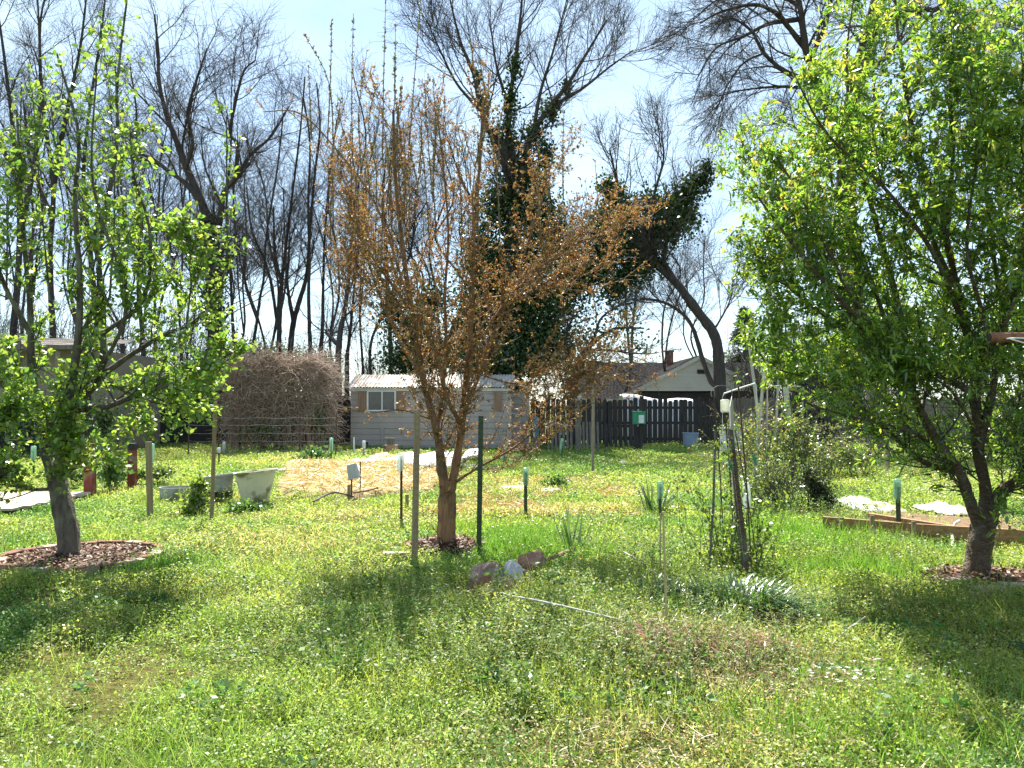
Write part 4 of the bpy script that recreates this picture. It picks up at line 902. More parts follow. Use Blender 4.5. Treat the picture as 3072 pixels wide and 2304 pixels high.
# green bushes and scrub
def bush(name, label, base, blobs, n, leaf, cols, group=None, stems=14, mat_='ivy', catg='bush', shell=.2, barkm='twig_dark', sr=.012):
    root = thing(name, label, catg, base, group)
    tw = []
    for _ in range(stems):
        c, r = R.choice(blobs)
        tgt = c + Vector((R.uniform(-1, 1) * r[0], R.uniform(-1, 1) * r[1], R.uniform(0, 1) * r[2]))
        b = Vector(base).lerp(Vector((c.x + R.gauss(0, .4) * r[0], c.y + R.gauss(0, .4) * r[1], 0)), .75); b.z = -.03
        mid = b.lerp(tgt, .5) + Vector((R.gauss(0, .08), R.gauss(0, .08), .15)) * r[2] * .5
        p = smooth([b, mid, tgt], 7); tw.append((p, radii(7, sr, sr * .3)))
    tubes_obj('stems', tw, M[barkm], root)
    V, Q, T = blob_leaves(blobs, n, leaf, cols, None, shell)
    npmesh('foliage', V, Q, M[mat_], root, tint=T)
    return root
DG = [(0.03, 0.065, 0.02), (0.02, 0.045, 0.015), (0.055, 0.095, 0.025)]
MG = [(0.10, 0.17, 0.035), (0.07, 0.13, 0.03), (0.15, 0.2, 0.05)]
def bl(px, py, Y, rx, rz, ry=None):
    k = Y / F; return (P(px, py, Y), (rx * k, (ry or rx) * k, rz * k))
def gb(px, Y): v = P(px, 1300, Y); v.z = 0; return v
bush('evergreen_shrub', 'tall dark evergreen shrub behind the shed roof, left of the forked orange trunk', gb(1250, 32), [bl(1240, 1000, 32, 90, 130), bl(1200, 1080, 32, 90, 60), bl(1320, 1060, 32, 90, 80), bl(1180, 930, 32, 60, 90), bl(1300, 900, 32, 60, 80)], 9000, .13, DG, 'evergreens behind the shed')
bush('evergreen_shrub', 'broad dark evergreen shrub behind the right end of the shed roof', gb(1560, 30), [bl(1500, 1080, 30, 110, 60), bl(1600, 1100, 30, 80, 40), bl(1420, 1090, 30, 80, 60)], 5000, .12, DG, 'evergreens behind the shed')
bare_tree([([(1712, 1340), (1714, 1180), (1738, 1080), (1790, 1020), (1850, 985), (1930, 985)], .17, .03),
           ([(1722, 1120), (1700, 1060), (1705, 980), (1740, 930)], .08, .02), ([(1760, 1050), (1830, 1050), (1900, 1060), (1970, 1060)], .07, .015),
           ([(1780, 1030), (1800, 960), (1850, 920), (1890, 900)], .06, .015), ([(1730, 1090), (1790, 1085), (1850, 1100), (1880, 1120)], .05, .015)],
          29.5, 'small spreading tree just coming into pale green leaf before the house roof', None, scaled(FAR, .8, .5, -.04), name='budding_tree',
          ivy=[(1850, 1000, 100, 50, 0), (1780, 1010, 70, 60, 0), (1920, 1040, 60, 30, 0), (1860, 940, 70, 30, 0)], extra=650, f0s=[.35, .2, .2, .2, .2])
bush('scrub', 'low pale green scrub beneath the bare trees behind the vine thicket', gb(850, 36), [bl(840, 1060, 36, 140, 40), bl(720, 1050, 36, 100, 45), bl(960, 1080, 36, 80, 40)], 2600, .11, MG, 'scrub beyond the back fence', 70)
bush('scrub', 'dark tangle of scrub beyond the fence at far left', gb(300, 34), [bl(200, 1180, 34, 200, 100), bl(420, 1190, 34, 160, 90)], 3800, .14, DG, 'scrub beyond the back fence', 70)
bush('scrub', 'brown and green scrub beyond the yard, between the house and the peach tree', gb(2450, 31), [bl(2350, 1130, 31, 110, 90), bl(2520, 1120, 31, 130, 120), bl(2700, 1120, 31, 150, 120), bl(2900, 1120, 31, 150, 130)], 6500, .12, [(0.06, 0.09, 0.03), (0.11, 0.10, 0.05), (0.04, 0.06, 0.02)], 'scrub beyond the back fence', 260)
bush('scrub', 'brown leafless brushwood rising beside the pale leaning poles', gb(2420, 26), [bl(2380, 1060, 26, 90, 130), bl(2480, 1060, 26, 90, 130)], 500, .10, [(0.11, 0.09, 0.05), (0.08, 0.1, 0.04)], 'scrub beyond the back fence', 220, sr=.02)
bush('scrub', 'yellow-green scrub by the trunk of the peach tree, beyond the lawn', gb(2850, 20), [bl(2780, 1310, 20, 130, 90), bl(2980, 1290, 20, 130, 110), bl(3080, 1260, 20, 120, 120)], 4200, .10, MG, 'scrub beyond the back fence', 60)
def brush(label, px0, px1, Y, h, n):
    a, b_ = P(px0, 1300, Y).x, P(px1, 1300, Y).x
    root = thing('brushwood', label, 'brushwood', ((a + b_) / 2, Y, 0), 'leafless brushwood beyond the yard'); tw = []
    for _ in range(n):
        s0 = Vector((R.uniform(a, b_), Y + R.uniform(-1.5, 1.5), -.05)); H = h * R.uniform(.45, 1.1); q0 = wander(s0, Vector((R.gauss(0, .3), 0, 1)), H, 9, .16, .04); r = R.uniform(.012, .03); tw.append((q0, radii(9, r, .006)))
        for _k in range(9):
            q1, d1 = at(q0, R.uniform(.2, .95)); q2 = wander(q1, branch_dir(d1, .7), R.uniform(.3, 1.3), 6, .2, .04); tw.append((q2, radii(6, .009, .004)))
            for _m in range(3): q3, d3 = at(q2, R.uniform(.2, .9)); tw.append((wander(q3, branch_dir(d3, .7), R.uniform(.2, .6), 4, .2, 0), radii(4, .006, .004)))
    tubes_obj('twigs', tw, M['twig_dark'], root)
brush('grey leafless brushwood at the far left behind the beige building', -100, 330, 33, 7.5, 180)
brush('grey leafless brushwood between fruit tree and vine thicket', 330, 700, 32, 6.0, 170)
brush('grey leafless brushwood behind the vine thicket and shed corner', 700, 1100, 36, 4.2, 110)
brush('grey leafless brushwood behind the shed roof', 1100, 1480, 36, 6.5, 110)
brush('grey leafless brushwood between ivied tree and leaning tree', 1640, 2100, 44, 5.0, 60)
brush('grey leafless brushwood right of the house gable', 2200, 2700, 33, 5.2, 130)
bush('scrub', 'dark leafy scrub growing against the beige building behind the fruit tree', gb(230, 21.5), [bl(120, 1270, 21.5, 70, 70), bl(220, 1280, 21.5, 70, 80), bl(310, 1260, 21.5, 60, 90), bl(30, 1290, 21.5, 70, 60)], 3600, .09, DG + [(0.07, 0.12, 0.03)], 'scrub beyond the back fence', 90)
# conifer far off
def conifer(px, Y, top, base_py, wpx, label):
    b = gb(px, Y); root = thing('conifer', label, 'tree', b)
    H = P(px, top, Y).z; W = wpx * Y / F
    T = Tree(); T.limb([b + Vector((0, 0, -.1)), b + Vector((0, 0, H * .5)), b + Vector((.05, 0, H))], .2, .03)
    pos, dd = [], []
    for i in range(260):
        f = R.random() ** .8; z = H * (.25 + .75 * f); a = R.random() * 6.283; L = W * (1 - f) * R.uniform(.6, 1.1) + .1
        p = [b + Vector((0, 0, z)), b + Vector((math.cos(a) * L * .5, math.sin(a) * L * .5, z + .05 * L)), b + Vector((math.cos(a) * L, math.sin(a) * L, z - .12 * L))]
        p = smooth(p, 5); T.twigs.append((p, radii(5, .025, .008)))
        for _ in range(14):
            q, d = at(p, R.uniform(.15, .99)); pos.append(q[:]); dd.append(d[:])
    finish_tree(root, T, M['bark_dark'], M['twig_dark'])
    V, Q, Tt = rosette(np.array(pos), np.array(dd), 2, .3, .22, [(0.13, 0.15, 0.10), (0.10, 0.115, 0.08)], None, None, 0.0, .6, .03, -.1)
    npmesh('foliage', V, Q, M['ivy'], root, tint=Tt)
conifer(2235, 48, 925, 1300, 120, 'distant grey-green conifer between the leaning tree and the pale poles')

# ================================================================== buildings and fences
def shed():
    Y = 26.0; x0 = P(1052, 1300, Y).x; x1 = P(1533, 1300, Y).x; ze = P(1052, 1163, Y).z; D = 3.0
    root = thing('metal_shed', 'grey metal storage shed with a ribbed front and pale corrugated roof', 'shed', ((x0 + x1) / 2, Y, 0))
    # ribbed front: profile in z extruded along x, closed to a box
    prof = []; z = 0.0; step = (ze) / 11
    for i in range(11):
        zb = i * step
        prof += [(0, zb + .004), (0, zb + step * .80), (.018, zb + step * .84), (.018, zb + step * .95), (0, zb + step * .995)]
    b = B(); n = len(prof); nx = 2
    vs = [(x, Y + dy, zz) for x in (x0, x1) for dy, zz in prof]
    b.add(vs, [(i, n + i, n + i + 1, i + 1) for i in range(n - 1)])
    b.box(((x0 + .01 + x0 + .05) / 2, Y + D / 2 + .03, ze / 2), (.04, D, ze)); b.box((x1 - .03, Y + D / 2 + .03, ze / 2), (.04, D, ze)); b.box(((x0 + x1) / 2, Y + D, ze / 2), (x1 - x0 - .2, .04, ze))
    wall = b.build('wall', M['shed_metal'], root)
    # corrugated roof, two slopes
    b = B(); xs_ = np.linspace(x0 - .12, x1 + .12, 260); ridge = P(1300, 1124, Y + D / 2).z
    for (ya, za, yb, zb) in ((Y - .14, ze + .015, Y + D / 2, ridge), (Y + D / 2, ridge, Y + D + .14, ze + .015)):
        vs = []
        for x in xs_:
            w_ = .016 * math.sin(x * 2 * math.pi / .1)
            vs += [(x, ya, za + w_), (x, yb, zb + w_)]
        b.add(vs, [(2 * i, 2 * i + 2, 2 * i + 3, 2 * i + 1) for i in range(len(xs_) - 1)])
    for x in (x0, x1): b.add([(x, Y, ze), (x, Y + D, ze), (x, Y + D / 2, ridge - .03)], [(0, 1, 2)])
    b.build('roof', M['shed_roof'], root)
    b = B(); b.box(((x0 + x1) / 2, Y - .035, ze - .06), (x1 - x0 + .02, .05, .1)); b.build('fascia', M['trim'], root)
    # windows with plywood shutters
    for (pa, pb, py0, py1, sh) in ((1103, 1186, 1173, 1232, ((1076, 1101), (1189, 1215))), (1455, 1480, 1175, 1232, ((1482, 1506),))):
        a = P(pa, py1, Y - .03); c = P(pb, py0, Y - .03); w_, h_ = c.x - a.x, c.z - a.z; cx, cz = (a.x + c.x) / 2, (a.z + c.z) / 2
        if w_ > .6:
            b = B()
            for s in (-1, 1): b.box((cx + s * w_ / 2, Y - .03, cz), (.05, .06, h_ + .05))
            for s in (-1, 1): b.box((cx, Y - .03, cz + s * h_ / 2), (w_ - .05, .056, .05))
            b.box((cx + .02, Y - .03, cz), (.04, .05, h_ - .05))
            fr = b.build('window', M['frame_white'], root)
            B().box((cx, Y - .012, cz), (w_ - .04, .01, h_ - .04)).build('pane', M['glass_dark'], fr)
        for sa, sb in sh:
            u = P(sa, py1 + 3, Y - .03); v = P(sb, py0 - 3, Y - .03)
            b = B(); ww, hh = v.x - u.x, v.z - u.z
            b.box(((u.x + v.x) / 2, Y - .02, (u.z + v.z) / 2), (ww - .06, .02, hh - .06))
            for s in (-1, 1): b.box(((u.x + v.x) / 2 + s * (ww / 2 - .02), Y - .03, (u.z + v.z) / 2), (.04, .044, hh))
            b.build('shutter', M['ply'], root)
    b = B(); u = P(1148, 1282, Y); b.box((u.x, Y - .03, u.z / 2), (.07, .05, u.z)); b.build('wall_strip', M['shed_metal'], root)
    u = P(1101, 1332, Y); B().box((u.x, Y - .015, u.z), (.07, .03, .12)).build('vent', M['black'], root)
    b = B(); b.box(((x0 + x1) / 2, Y - .02, .05), (x1 - x0, .02, .14)); b.build('base_board', M['shed_dark'], root)
    # stepped-back end bay
    xe = P(1588, 1300, Y + 1).x; z2 = P(1560, 1165, Y + 1).z
    b = B(); b.box(((x1 + .004 + xe) / 2, Y + 2, z2 / 2), (xe - x1, 2.0, z2))
    for i in range(10): b.box(((x1 + xe) / 2, Y + .995, i * z2 / 10 + .1), (xe - x1 - .02, .03, .02))
    b.build('end_bay', M['shed_metal'], root)
    b = B(); b.add([(x1 - .02, Y + .85, z2 + .02), (xe + .1, Y + .85, z2 + .02), (xe + .1, Y + 3.1, z2 + .3), (x1 - .02, Y + 3.1, z2 + .3), (x1 - .02, Y + .85, z2 - .03), (xe + .1, Y + .85, z2 - .03)], [(0, 1, 2, 3), (4, 5, 1, 0)]); b.build('end_roof', M['shingle'], root)
shed()

def picket_fence(name, label, x0, x1, Y, h, pw, gap, mt, hj=.035, posts=2.4, skip=0.0, base=.06):
    root = thing(name, label, 'fence', ((x0 + x1) / 2, Y, 0))
    b = B(); x = x0
    while x < x1:
        if R.random() >= skip:
            w_ = pw * R.uniform(.95, 1.04); hh = h + R.gauss(0, hj); tl = R.gauss(0, .011); c = w_ * .22
            pl = [(x, Y, base), (x + w_, Y, base), (x + w_ + tl, Y, hh - c), (x + w_ - c + tl, Y, hh), (x + c + tl, Y, hh), (x + tl, Y, hh - c)]
            b.prism(pl, (0, 1, 0), .018)
        x += pw + gap * R.uniform(.35, 1.5)
    b.build('pickets', mt, root)
    b = B()
    for z in (.32, h * .52, h - .28): b.box(((x0 + x1) / 2, Y + .042, z), (x1 - x0, .04, .09))
    b.build('rails', mt, root)
    x = x0 + .3
    while x < x1:
        b = B(); b.box((x, Y + .115, h * .47), (.09, .09, h * .98)); b.build('post', mt, root); x += posts
    return root
picket_fence('picket_fence', 'dark weathered picket fence with light showing between its boards, right of the shed', P(1592, 1300, 28).x, P(2170, 1300, 28).x, 28, P(1800, 1199, 28).z, .15, .03, M['fence_dark'])
picket_fence('board_fence', 'dark close-boarded fence behind the dry vine thicket', -22, P(1046, 1300, 28).x, 28, 1.75, .16, .006, M['fence_dark'])
picket_fence('board_fence', 'weathered grey board fence half lost in scrub beyond the bramble', P(2185, 1300, 29).x, 24, 29, 1.75, .16, .012, M['fence_grey'])

def house():
    root = thing('neighbour_house', 'pale neighbouring house with grey shingle roof and a front gable beyond the fence', 'house', (P(1990, 1300, 40).x, 40, 0))
    def quad_uv(o, uvs):
        me = o.data; ul = me.uv_layers.new(name='UVMap')
        for p in me.polygons:
            for li, vi in zip(p.loop_indices, p.vertices):
                ul.data[li].uv = uvs[vi]
    # main roof: front slope
    Yr, Ye = 42.5, 38.5
    ridge = P(1900, 1088, Yr).z; eave = P(1800, 1196, Ye).z
    xl = P(1722, 1190, Ye).x; xr = P(2330, 1190, Ye).x; xrl = P(1745, 1090, Yr).x
    vs = [Vector((xl, Ye, eave)), Vector((xr, Ye, eave)), Vector((xr, Yr, ridge)), Vector((xrl, Yr, ridge)), Vector((xl, Yr + 4, eave)), Vector((xr, Yr + 4, eave))]
    sl_ = (vs[3] - vs[0]).length
    b = B(); b.add(vs, [(0, 1, 2, 3), (3, 2, 5, 4)]); o = b.build('roof', M['shingle'], root)
    quad_uv(o, [(0, 0), (xr - xl, 0), (xr - xl, sl_), (0, sl_), (0, 0), (xr - xl, 0)])
    b = B(); b.box(((xl + xr) / 2, 40.5, (eave - .1) / 2), (xr - xl - .5, 3.6, eave - .1)); b.build('wall', M['wall_beige'], root)
    b = B(); b.box(((xl + xr) / 2, Ye - .03, eave - .08), (xr - xl, .04, .16)); b.build('fascia', M['trim'], root)
    # gable wing
    Yg = 37.0; ap = P(2098, 1066, Yg); el = P(1872, 1184, Yg); er_ = P(2322, 1184, Yg)
    zb = P(2000, 1173, Yg).z
    b = B(); n = 9
    for i in range(n):                    # lapped siding boards, each a thin leaning slab
        za = zb + (ap.z - .12 - zb) * i / n; zc = zb + (ap.z - .12 - zb) * (i + 1) / n
        def xx(z_, s): 
            t = (z_ - el.z) / (ap.z - el.z); return (el.x if s < 0 else er_.x) * (1 - t) + ap.x * t
        a0, a1, c0, c1 = xx(za, -1) + .06, xx(za, 1) - .06, xx(zc, -1) + .06, xx(zc, 1) - .06
        if c1 < c0: c0 = c1 = (c0 + c1) / 2
        b.add([(a0, Yg, za), (a1, Yg, za), (c1, Yg + .025, zc), (c0, Yg + .025, zc), (a0, Yg + .03, za), (a1, Yg + .03, za)], [(0, 1, 2, 3), (4, 5, 1, 0)])
    gw = b.build('gable', M['siding'], root)
    b = B(); th = .02
    vs = [Vector((el.x, Yg - .25, el.z)), Vector((ap.x, Yg - .25, ap.z)), Vector((er_.x, Yg - .25, er_.z)), Vector((el.x, Yg + 4, el.z)), Vector((ap.x, Yg + 6, ap.z)), Vector((er_.x, Yg + 4, er_.z))]
    b.add(vs, [(0, 3, 4, 1), (1, 4, 5, 2)]); o = b.build('gable_roof', M['shingle'], root)
    quad_uv(o, [(0, 0), (0, 4.2), (0, 0), (5, 0), (5, 4.2), (5, 0)])
    b = B(); dz = Vector((0, 0, -.17))
    for s, e in ((el, ap), (er_, ap)):
        s2, e2 = Vector((s.x, Yg - .27, s.z)), Vector((e.x, Yg - .27, e.z)); b.add([s2, e2, e2 + dz, s2 + dz], [(0, 1, 2, 3)])
    b.build('barge_board', M['trim'], root)
    B().box((P(2106, 1115, Yg).x, Yg - .02, P(2106, 1115, Yg).z), (.45, .05, .18)).build('gable_vent', M['black'], root)
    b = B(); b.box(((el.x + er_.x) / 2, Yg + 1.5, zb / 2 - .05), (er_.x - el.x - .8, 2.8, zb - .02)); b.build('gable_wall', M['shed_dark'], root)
    c = P(2008, 1072, 41.8); b = B(); b.box((c.x, 41.8, ridge + .12), (.36, .36, .9)); b.box((c.x, 41.8, ridge + .55), (.44, .44, .08)); b.build('chimney', M['brick'], root)
house()

def left_house():
    Y = 23; x1 = P(285, 1100, Y).x; x0 = -18.5; ze = P(100, 1035, Y).z
    root = thing('outbuilding', 'low beige building with a grey roof edge half hidden behind the fruit tree', 'building', ((x0 + x1) / 2, Y, 0))
    xm = P(97, 1035, Y).x
    b = B(); b.box(((x0 + x1) / 2, Y + 2.6, ze / 2 - .05), (x1 - x0 - .6, 5, ze - .1)); b.build('wall', M['wall_beige'], root)
    b = B(); b.box(((x0 + x1) / 2 - .4, Y + .03, .72), (x1 - x0 - 1.6, .2, 1.44)); b.build('porch_shade', M['shed_dark'], root)  # added dark box standing in for the shadow under the porch
    b = B(); b.add([(x0, Y - .5, ze + .1), (x1, Y - .5, ze - .05), (x1, Y + 5.4, ze + .55), (x0, Y + 5.4, ze + .7)], [(0, 1, 2, 3)]); b.build('roof', M['fence_grey'], root)
    b = B(); b.box(((x0 + xm) / 2, Y - .54, ze - .02), (xm - x0, .06, .32)); b.box(((xm + x1) / 2 + .03, Y - .54, ze - .1), (x1 - xm - .06, .06, .12)); b.build('fascia', M['fence_grey'], root)
    b = B()
    for px in (62, 180): u = P(px, 1200, Y - .3); b.box((u.x, Y - .4, ze / 2 - .1), (.12, .12, ze - .2))
    b.build('porch_post', M['wood_grey'], root)
    u = P(210, 1240, Y); B().box((u.x, Y + .08, .95), (1.1, .06, 1.9)).build('door', M['shed_dark'], root)
left_house()

def thicket():
    Y = 25; a = P(690, 1360, Y).x; b_ = P(985, 1360, Y).x; top = P(850, 1075, Y).z
    root = thing('vine_thicket', 'boxy mass of dry brown vines covering a frame left of the shed', 'vines', ((a + b_) / 2, Y, 0))
    tw = []
    for _ in range(4600):
        u = R.random(); f = R.random()
        x = a + (b_ - a) * u; zt = top * (1 - .10 * (abs(u - .5) * 2) ** 6) * (1 + .05 * math.sin(u * 17))
        face = R.random()
        if face < .55: s = Vector((x, Y - .35 + R.gauss(0, .15), zt * f ** .6))
        elif face < .85: s = Vector((x, Y + R.uniform(-.4, 1.0), zt - .15 + R.gauss(0, .08)))
        else: s = Vector((R.choice((a, b_)) + R.gauss(0, .05), Y + R.uniform(-.3, 1.0), zt * f * .92))
        if s.z < .9 and R.random() < .45: s.z += .9
        d = Vector((R.gauss(0, 1), R.gauss(0, .35), R.gauss(-.25, .7))).normalized()
        p = wander(s, d, R.uniform(.35, .95), 8, .38, -.04); r = R.uniform(.006, .013); tw.append((p, radii(8, r, r * .6)))
    for _ in range(26):
        x = a + (b_ - a) * R.random(); tw.append((wander(Vector((x, Y + R.uniform(-.2, .5), 0)), Vector((R.gauss(0, .15), 0, 1)), 2.3, 8, .14, .1), radii(8, .035, .02)))
    tubes_obj('vines', tw, M['vine_dry'], root)
    b = B()
    for i in range(5):
        x = a + .2 + (b_ - a - .4) * i / 4; b.box((x, Y + .3, top * .45), (.08, .08, top * .9))
    for z in (.8, 1.6, top * .88): b.box(((a + b_) / 2, Y + .36, z), (b_ - a - .3, .04, .08))
    b.build('frame', M['fence_dark'], root)
    V, Q, T = blob_leaves([bl(790, 1290, 24.6, 100, 60), bl(960, 1260, 24.6, 40, 80), bl(870, 1150, 24.6, 20, 20)], 1400, .07, DG + MG, None, .1)
    npmesh('leaves', V, Q, M['ivy'], root, tint=T)
thicket()

def wire_fence():
    Y = 22.5; x0 = P(560, 1300, Y).x; x1 = P(1010, 1300, Y).x
    root = thing('wire_fence', 'sagging wire fence on thin dark posts in front of the vine thicket', 'fence', ((x0 + x1) / 2, Y, 0))
    xs_ = [P(p, 1300, Y).x for p in (565, 655, 781, 898, 1008)]
    for x in xs_: B().tube([(x, Y, -.05), (x + .02, Y, 1.25)], .018, 6).build('post', M['rod_dark'], root)
    b = B()
    for z in (.25, .5, .72, .95, 1.15):
        pts = []
        for i in range(len(xs_) - 1):
            for k in range(6):
                t = k / 6; pts.append((xs_[i] + (xs_[i + 1] - xs_[i]) * t, Y - .02, z - .025 * math.sin(t * math.pi)))
        pts.append((xs_[-1], Y - .02, z)); b.tube(pts, .003, 4)
    b.build('wires', M['wire'], root)
wire_fence()

# ================================================================== posts, stakes and bottles
def post(name, label, base, topy, wpx, style, mt, topx=None, group=None, catg='post', dz=0.0, thick=None):
    """base = pixel of the foot on the ground, topy = pixel row of the top"""
    g = G(*base); Y = g.y; t = P(topx if topx is not None else base[0], topy, Y); w_ = wpx * Y / F
    b = B(); foot = Vector((g.x, Y, -.08))
    if style == 'square': b.bar(foot, t, w_, thick or w_ * .9)
    elif style == 'tee':
        b.bar(foot, t, w_, .008); b.bar(foot + Vector((0, .022, 0)), t + Vector((0, .022, 0)), .008, .036)
        n = int((t - foot).length / .06)
        for i in range(2, n): q = foot.lerp(t, i / n); b.box(q + Vector((0, -.008, 0)), (w_ * .4, .008, .014))
    elif style == 'round': b.tube([foot, foot.lerp(t, .35), foot.lerp(t, .7), t], [w_ / 2, w_ / 2 * .97, w_ / 2 * .94, w_ / 2 * .9], 8)
    elif style == 'cane':
        pts, rr = [], []
        for i in range(19):
            f = i / 18; pts.append(foot.lerp(t, f) + Vector((math.sin(f * 5) * .006, 0, 0))); rr.append(w_ / 2 * (1.25 if i % 3 == 0 else 1) * (1 - .25 * f))
        b.tube(pts, rr, 7)
    o = b.build(name, mt, None, (g.x, Y, 0), bevel=.004 if style == 'square' else 0)
    return tag(o, label, catg, group), t, Y
def bottle(label, at_, h, r, mt, tilt=0.0, group='upturned plastic bottles on stakes', name='plastic_bottle'):
    """upturned bottle: neck hangs down over the stake"""
    rot = Matrix.Rotation(tilt, 3, 'Y')
    prof = [(.001, h * .995), (r * .55, h), (r * .9, h * .985), (r, h * .93), (r, h * .60), (r * .93, h * .57), (r, h * .54), (r, h * .30), (r * .72, h * .16), (r * .36, h * .09), (r * .34, 0)]
    b = B(); b.lathe((0, 0, 0), [(a, z - h * .85) for a, z in prof], 14, rot=rot)
    b.v = [tuple(Vector(v) + Vector(at_)) for v in b.v]
    return tag(b.build(name, mt, None, at_, smooth=True), label, 'bottle', group)

# around the orange tree
post('metal_post', 'tall green metal post left of the orange tree trunk', (1243, 1690), 1232, 19, 'tee', M['wood_stake'], 1252)
post('metal_post', 'dark green metal post right of the orange tree trunk', (1436, 1668), 1248, 15, 'tee', M['post_green'], 1443)
post('wooden_stake', 'tall slim wooden stake standing alone in the lawn before the picket fence', (1778, 1425), 1160, 8, 'square', M['wood_grey'], 1781)
post('wooden_post', 'leaning grey wooden post beside the grey trough', (451, 1555), 1325, 15, 'square', M['wood_stake'], 446)
post('metal_post', 'tall weathered post between the leafy weed and the grey tub', (634, 1575), 1205, 12, 'tee', M['wood_stake'], 646)
post('painted_post', 'thick post with worn red-brown paint on the left lawn beside the platform', (270, 1495), 1330, 27, 'square', M['red_paint'])
_, t, Y = post('painted_post', 'short red and bare wood post with a dark cap', (397, 1473), 1345, 21, 'square', M['red_paint'])
B().box(t + Vector((0, 0, .03)), (.13, .13, .12)).build('post_cap', M['black'], _)
post('wooden_stake', 'short wooden stump beside the upturned bucket', (1047, 1510), 1455, 9, 'square', M['wood_stake'])
post('wooden_stake', 'short mossy wooden stump left of the orange tree', (1221, 1535), 1483, 10, 'square', M['wood_stake'])
post('wooden_stake', 'short dark stump at the foot of the vine trellis', (2260, 1560), 1522, 10, 'square', M['fence_grey'])
# bucket on a stake
_, t, Y = post('metal_rod', 'thin rusty rod holding up the grey bucket', (1055, 1505), 1392, 5, 'round', M['rod_dark'], group='thin rods in the garden bed', catg='rod')
root = thing('bucket', 'grey plastic bucket turned upside down on a rod', 'bucket', t)
rot = Matrix.Rotation(math.radians(-14), 3, 'Y')
k = Y / F; b = B(); b.lathe(t + Vector((0, 0, -.02)), [(.001, .02), (15 * k, .02), (15.5 * k, .01), (19 * k, -36 * k), (20.5 * k, -36 * k), (20.5 * k, -40 * k), (18.5 * k, -40 * k), (14.6 * k, -.005)], 20, rot=rot); b.build('body', M['bucket_grey'], root, smooth=False)
b = B(); b.tube([t + rot @ Vector((20.5 * k * math.cos(a), 20.5 * k * math.sin(a) * .5 - .1, -37 * k - .05 * math.sin(a))) for a in np.linspace(.2, 2.9, 9)], .004, 5); b.build('handle', M['steel'], root)
# stakes with bottles
def staked(base, topy, wpx, stake_label, bottle_label, h, r, smat, bmat, style='round', tilt=0.0, topx=None):
    _, t, Y = post('metal_stake', stake_label, base, topy, wpx, style, smat, topx, 'stakes holding upturned bottles', 'stake')
    bottle(bottle_label, t, h, r, bmat, tilt)
staked((1204, 1575), 1368, 8, 'thin rusty stake under a clear bottle left of the tall green post', 'clear plastic bottle upside down on the stake left of the orange tree', .26, .045, M['rod_dark'], M['bottle_clear'], tilt=.08)
staked((1577, 1552), 1412, 11, 'green metal stake in the lawn right of the orange tree', 'pale green bottle upside down on the stake right of the orange tree', .28, .038, M['post_green'], M['bottle_green'])
staked((1980, 1560), 1452, 10, 'stake hidden among the iris leaves', 'pale green and white bottle on the stake in the iris clump', .26, .042, M['post_green'], M['bottle_green'])
staked((2698, 1615), 1447, 14, 'dark green metal stake in front of the raised bed boards', 'green bottle upside down on the stake before the raised bed', .27, .04, M['post_green'], M['bottle_green'], 'tee', topx=2692)
staked((994, 1388), 1320, 5, 'thin green stake left of the shed', 'pale green bottle on the thin stake at the left corner of the shed', .42, .05, M['post_green'], M['bottle_green'])
staked((1092, 1375), 1326, 5, 'thin stake before the shed window', 'small white bottle on a stake before the shed window', .3, .05, M['steel'], M['jug_white'])
staked((1513, 1400), 1345, 6, 'thin stake before the right end of the shed', 'deep green bottle on a stake before the right end of the shed', .42, .055, M['post_green'], M['bottle_green'])
staked((1686, 1392), 1322, 4, 'thin stake before the left end of the picket fence', 'slim green bottle before the left end of the picket fence', .36, .04, M['post_green'], M['bottle_green'], tilt=.15)
staked((455, 1500), 1340, 5, 'thin stake just right of the leaning grey wooden post', 'green bottle beside the leaning grey wooden post', .34, .045, M['post_green'], M['bottle_green'])
staked((101, 1445), 1345, 6, 'thin stake under the fruit tree at far left', 'pale green bottle under the fruit tree at far left', .32, .05, M['post_green'], M['bottle_green'])
staked((2240, 1600), 1462, 6, 'dark rod standing behind the vine trellis', 'clear bottle hanging beside the vine trellis', .38, .045, M['rod_dark'], M['bottle_clear'])
staked((657, 1402), 1345, 5, 'thin black rod with a knob beyond the grey tub', 'small pale bottle on the black rod beyond the grey tub', .16, .04, M['rod_dark'], M['jug_white'])
staked((672, 1375), 1330, 5, 'thin rod at the wire fence beyond the grey tub', 'small clear bottle on a rod at the wire fence', .3, .045, M['steel'], M['bottle_clear'])
post('metal_rod', 'thin rusty rod right of the grey bucket', (1081, 1495), 1385, 4, 'round', M['rod_dark'], group='thin rods in the garden bed', catg='rod')
post('plastic_pole', 'white plastic pole at the left front of the shed', (1062, 1372), 1312, 5, 'round', M['pvc'], catg='pole')
for px, py, top, lab in ((1152, 1375, 1335, 'slim stake in the white sheet before the shed, leftmost of two'), (1330, 1400, 1350, 'slim dark stake behind the fork of the orange tree')):
    post('metal_rod', lab, (px, py), top, 4, 'round', M['rod_dark'], catg='rod')
